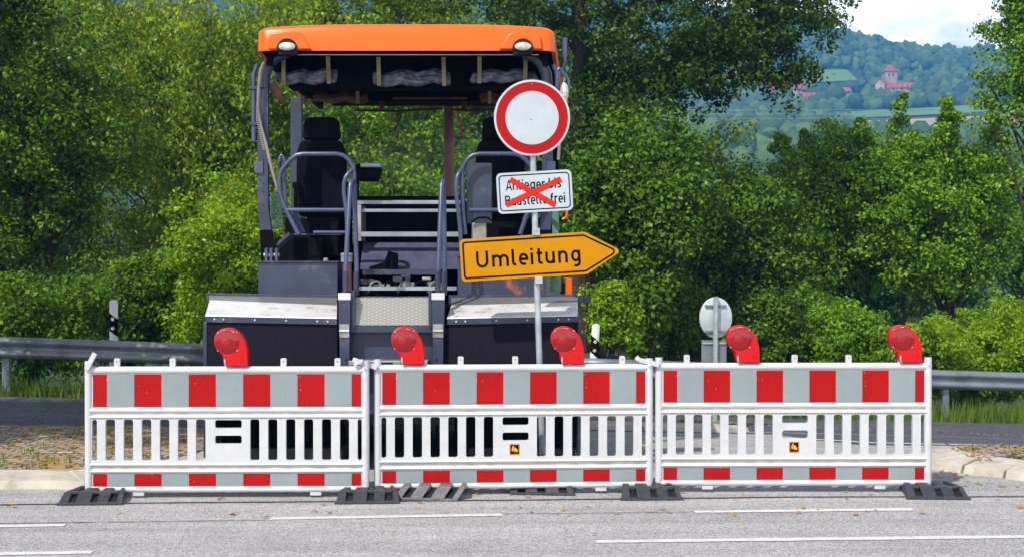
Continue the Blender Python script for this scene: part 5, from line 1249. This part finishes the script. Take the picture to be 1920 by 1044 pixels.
# ------------------------------------------------------------------ hills, fields, village
def patch(name, x0, x1, y0, y1, D, off, m):
    """field lying on the hillside, given by where its corners stand"""
    X0, X1 = (x0-960)*D/F, (x1-960)*D/F
    dl = lambda y: y
    return sheet(name, lin(X0, X1, 12), lambda X: y0, lambda X: y1, 8, off, m)
def zrow(y, D): return H-(y-YH)*D/F
patch('field', 1560, 1930, 690, 722, 700, .8, M['field_green'])
patch('field', 1600, 1960, 628, 672, 650, .8, M['field_tan'])
patch('field', 1360, 1600, 838, 868, 850, .8, M['field_green'])
patch('field', 1500, 1560, 545, 556, 550, .8, M['field_tan'])
def forest():
    r = np.random.default_rng(3)
    b = bmesh.new(); bmesh.ops.create_icosphere(b, subdivisions=2, radius=1); b.verts.ensure_lookup_table(); b.verts.index_update()
    V = np.array([v.co[:] for v in b.verts]); Fc = np.array([[v.index for v in f.verts] for f in b.faces]); b.free()
    pos = []
    def inpatch(X, Y):
        fx = X/Y*F+960
        if 655 < Y < 726 and 1550 < fx < 1940: return True
        if 515 < Y < 676 and 1590 < fx < 1970: return True
        if 815 < Y < 872 and 1350 < fx < 1612: return True
        if 543 < Y < 558 and 1490 < fx < 1570: return True
        if 752 < Y < 832 and 1390 < fx < 1760: return r.uniform() < .5
        return False
    Y = 320.
    while Y < 1075:
        step = 4.6+Y*.0028; X = -120*Y/1000
        while X < Y*.46:
            x, y = X+r.uniform(-3, 3), Y+r.uniform(-3, 3)
            if not inpatch(x, y): pos.append((x, y, gz(x, y), r.uniform(2.2, 4.6)))
            X += step
        Y += step
    for x0 in np.arange(120, 300, 5): pass
    pos = np.array(pos); n = len(pos)
    A = V[None]*pos[:, 3][:, None, None]*np.array([1, 1, 1.1])*r.uniform(.62, 1.30, (n, len(V), 1))
    A += pos[:, None, :3]+np.array([0, 0, 1.5])+(r.uniform(0, 1, (n, 1, 1))**2)*np.array([0, 0, 4.])
    me = bpy.data.meshes.new('forest'); me.vertices.add(n*len(V)); me.vertices.foreach_set('co', A.reshape(-1).astype(np.float32))
    FF = (Fc[None]+np.arange(n)[:, None, None]*len(V)).reshape(-1, 3); k = len(FF)
    me.loops.add(k*3); me.loops.foreach_set('vertex_index', FF.reshape(-1).astype(np.int32)); me.polygons.add(k)
    me.polygons.foreach_set('loop_start', np.arange(0, k*3, 3, dtype=np.int32)); me.polygons.foreach_set('loop_total', np.full(k, 3, dtype=np.int32))
    me.materials.append(M['forest']); me.update(calc_edges=True)
    o = bpy.data.objects.new('hillside_forest', me); COL.objects.link(o); tag(o, 'hazy blue-green wood covering the distant hill', 'forest', kind='stuff')
forest()
def house(x, D, w, d, h, rh, rot, label, m=None, z=None, group='red-roofed houses of the distant village', lift=0):
    X = (x-960)*D/F; zz = gz(X, D)+lift
    root = thing('house', (X, D, zz), label, 'house', group, rot)
    mb = MB(); mb.box(-w/2, w/2, -d/2, d/2, -4, h); mb.prismx([(-d/2, h+.01), (d/2, h+.01), (0, h+rh-.3)], -w/2+.05, w/2-.05); build('wall', mb, m or M['wall'], root)
    mb = MB(); e = .5
    for s in (-1, 1):
        mb.hexa([(-w/2-e, min(0, s*(d/2+e)), h-.4 if s < 0 else h+rh), (w/2+e, min(0, s*(d/2+e)), h-.4 if s < 0 else h+rh), (w/2+e, max(0, s*(d/2+e)), h+rh if s < 0 else h-.4), (-w/2-e, max(0, s*(d/2+e)), h+rh if s < 0 else h-.4),
                 (-w/2-e, min(0, s*(d/2+e)), h-.1 if s < 0 else h+rh+.3), (w/2+e, min(0, s*(d/2+e)), h-.1 if s < 0 else h+rh+.3), (w/2+e, max(0, s*(d/2+e)), h+rh+.3 if s < 0 else h-.1), (-w/2-e, max(0, s*(d/2+e)), h+rh+.3 if s < 0 else h-.1)])
    build('roof', mb, M['rooftile'], root)
    for q in (-.28, .05, .3):
        mb = MB(); mb.box(q*w-.6, q*w+.6, -d/2-.06, -d/2-.01, h*.35, h*.35+1.5); build('window', mb, M['pane'], root)
for (x, D, w, d, h, rh, rot, lab, lift) in [(1440,800,9,7,2.5,2.6,.2,'village roof at the left end of the row of red roofs',2),(1466,812,12,8,2.5,3,-.1,'long red roof second from the left in the village',2),(1497,806,9,7,2.5,2.8,.5,'red roof in the middle of the village row',2),
      (1527,775,14,7,2,2.5,0,'bright orange-red roof standing lower than the village row',1),(1564,782,6,6,2,2.5,.2,'small orange-red house right of the low roof',1),(1584,795,5,5,2,2.5,.2,'smallest house between the village row and the tower',1),
      (1742,790,6,6,2,2.5,.2,'low red roof right of the tower building',1),(1777,795,6,6,2,2.6,.2,'last red roof right of the tower, near the edge tree',1)]:
    house(x, D, w, d, h, rh, rot, lab, lift=lift)
house(1686, 785, 15, 6, 2.6, 2.8, -.12, 'long red-roofed building at the foot of the stone tower', group='buildings around the tower', lift=2)
house(1653, 788, 6, 6, 4, 3.4, .9, 'tall gabled red roof leaning against the left of the tower', group='buildings around the tower', lift=3)
house(1714, 781, 7, 6, 2.5, 2.5, -.1, 'pale gabled house at the right end of the long red roof', group='buildings around the tower', lift=2)
def tower():
    D = 800; X = (1667-960)*D/F; z = gz(X, D)
    root = thing('stone_tower', (X, D, z), 'square stone tower with pointed red roof on the hillside', 'tower')
    zt = zrow(136, D)-z; w = 3.6; mb = MB(); mb.box(-w, w, -w, w, -5, zt); mb.box(-w-.25, w+.25, -w-.25, w+.25, zt-4.0, zt-3.6); build('wall', mb, M['stonewall'], root)
    mb = MB(); zr = zrow(121, D)-z; e = w+.7; mb.add([(-e,-e,zt),(e,-e,zt),(e,e,zt),(-e,e,zt),(0,0,zr)], [(3,2,1,0),(0,1,4),(1,2,4),(2,3,4),(3,0,4)]); build('roof', mb, M['rooftile'], root)
    for q in (-1.3, 1.3):
        mb = MB(); mb.box(q-.5, q+.5, -w-.08, -w-.01, zt-3.2, zt-1.5); build('window', mb, M['pane'], root)
tower()
def wires():
    root = thing('power_line', ((1330-960)*450/F, 450, gz(66, 450)), 'thin overhead power wires crossing the valley', 'power line')
    for y in (203, 211, 219):
        mb = MBo(root); pts = []
        for i in range(25):
            t = i/24; x = 700+1500*t; Yd = 430+40*t; pts.append(P(x, y+8*(1-(2*t-1)**2)-4, Yd))
        mb.tube(pts, .07, 5); build('wire', mb, M['steel'], root)
wires()
# ------------------------------------------------------------------ haze
mb = MB(); mb.box(-1100, 1100, -120, 1260, -16, 262)
hz = build('haze', mb, []); hz['kind'] = 'stuff'
hm = bpy.data.materials.new('haze_air'); hm.use_nodes = True; n = hm.node_tree.nodes; n.clear()
o_ = n.new('ShaderNodeOutputMaterial'); v_ = n.new('ShaderNodeVolumePrincipled')
v_.inputs['Color'].default_value = (.10,.42,1,1); v_.inputs['Density'].default_value = .00058; v_.inputs['Anisotropy'].default_value = 0
hm.node_tree.links.new(v_.outputs[0], o_.inputs['Volume']); hz.data.materials.append(hm)
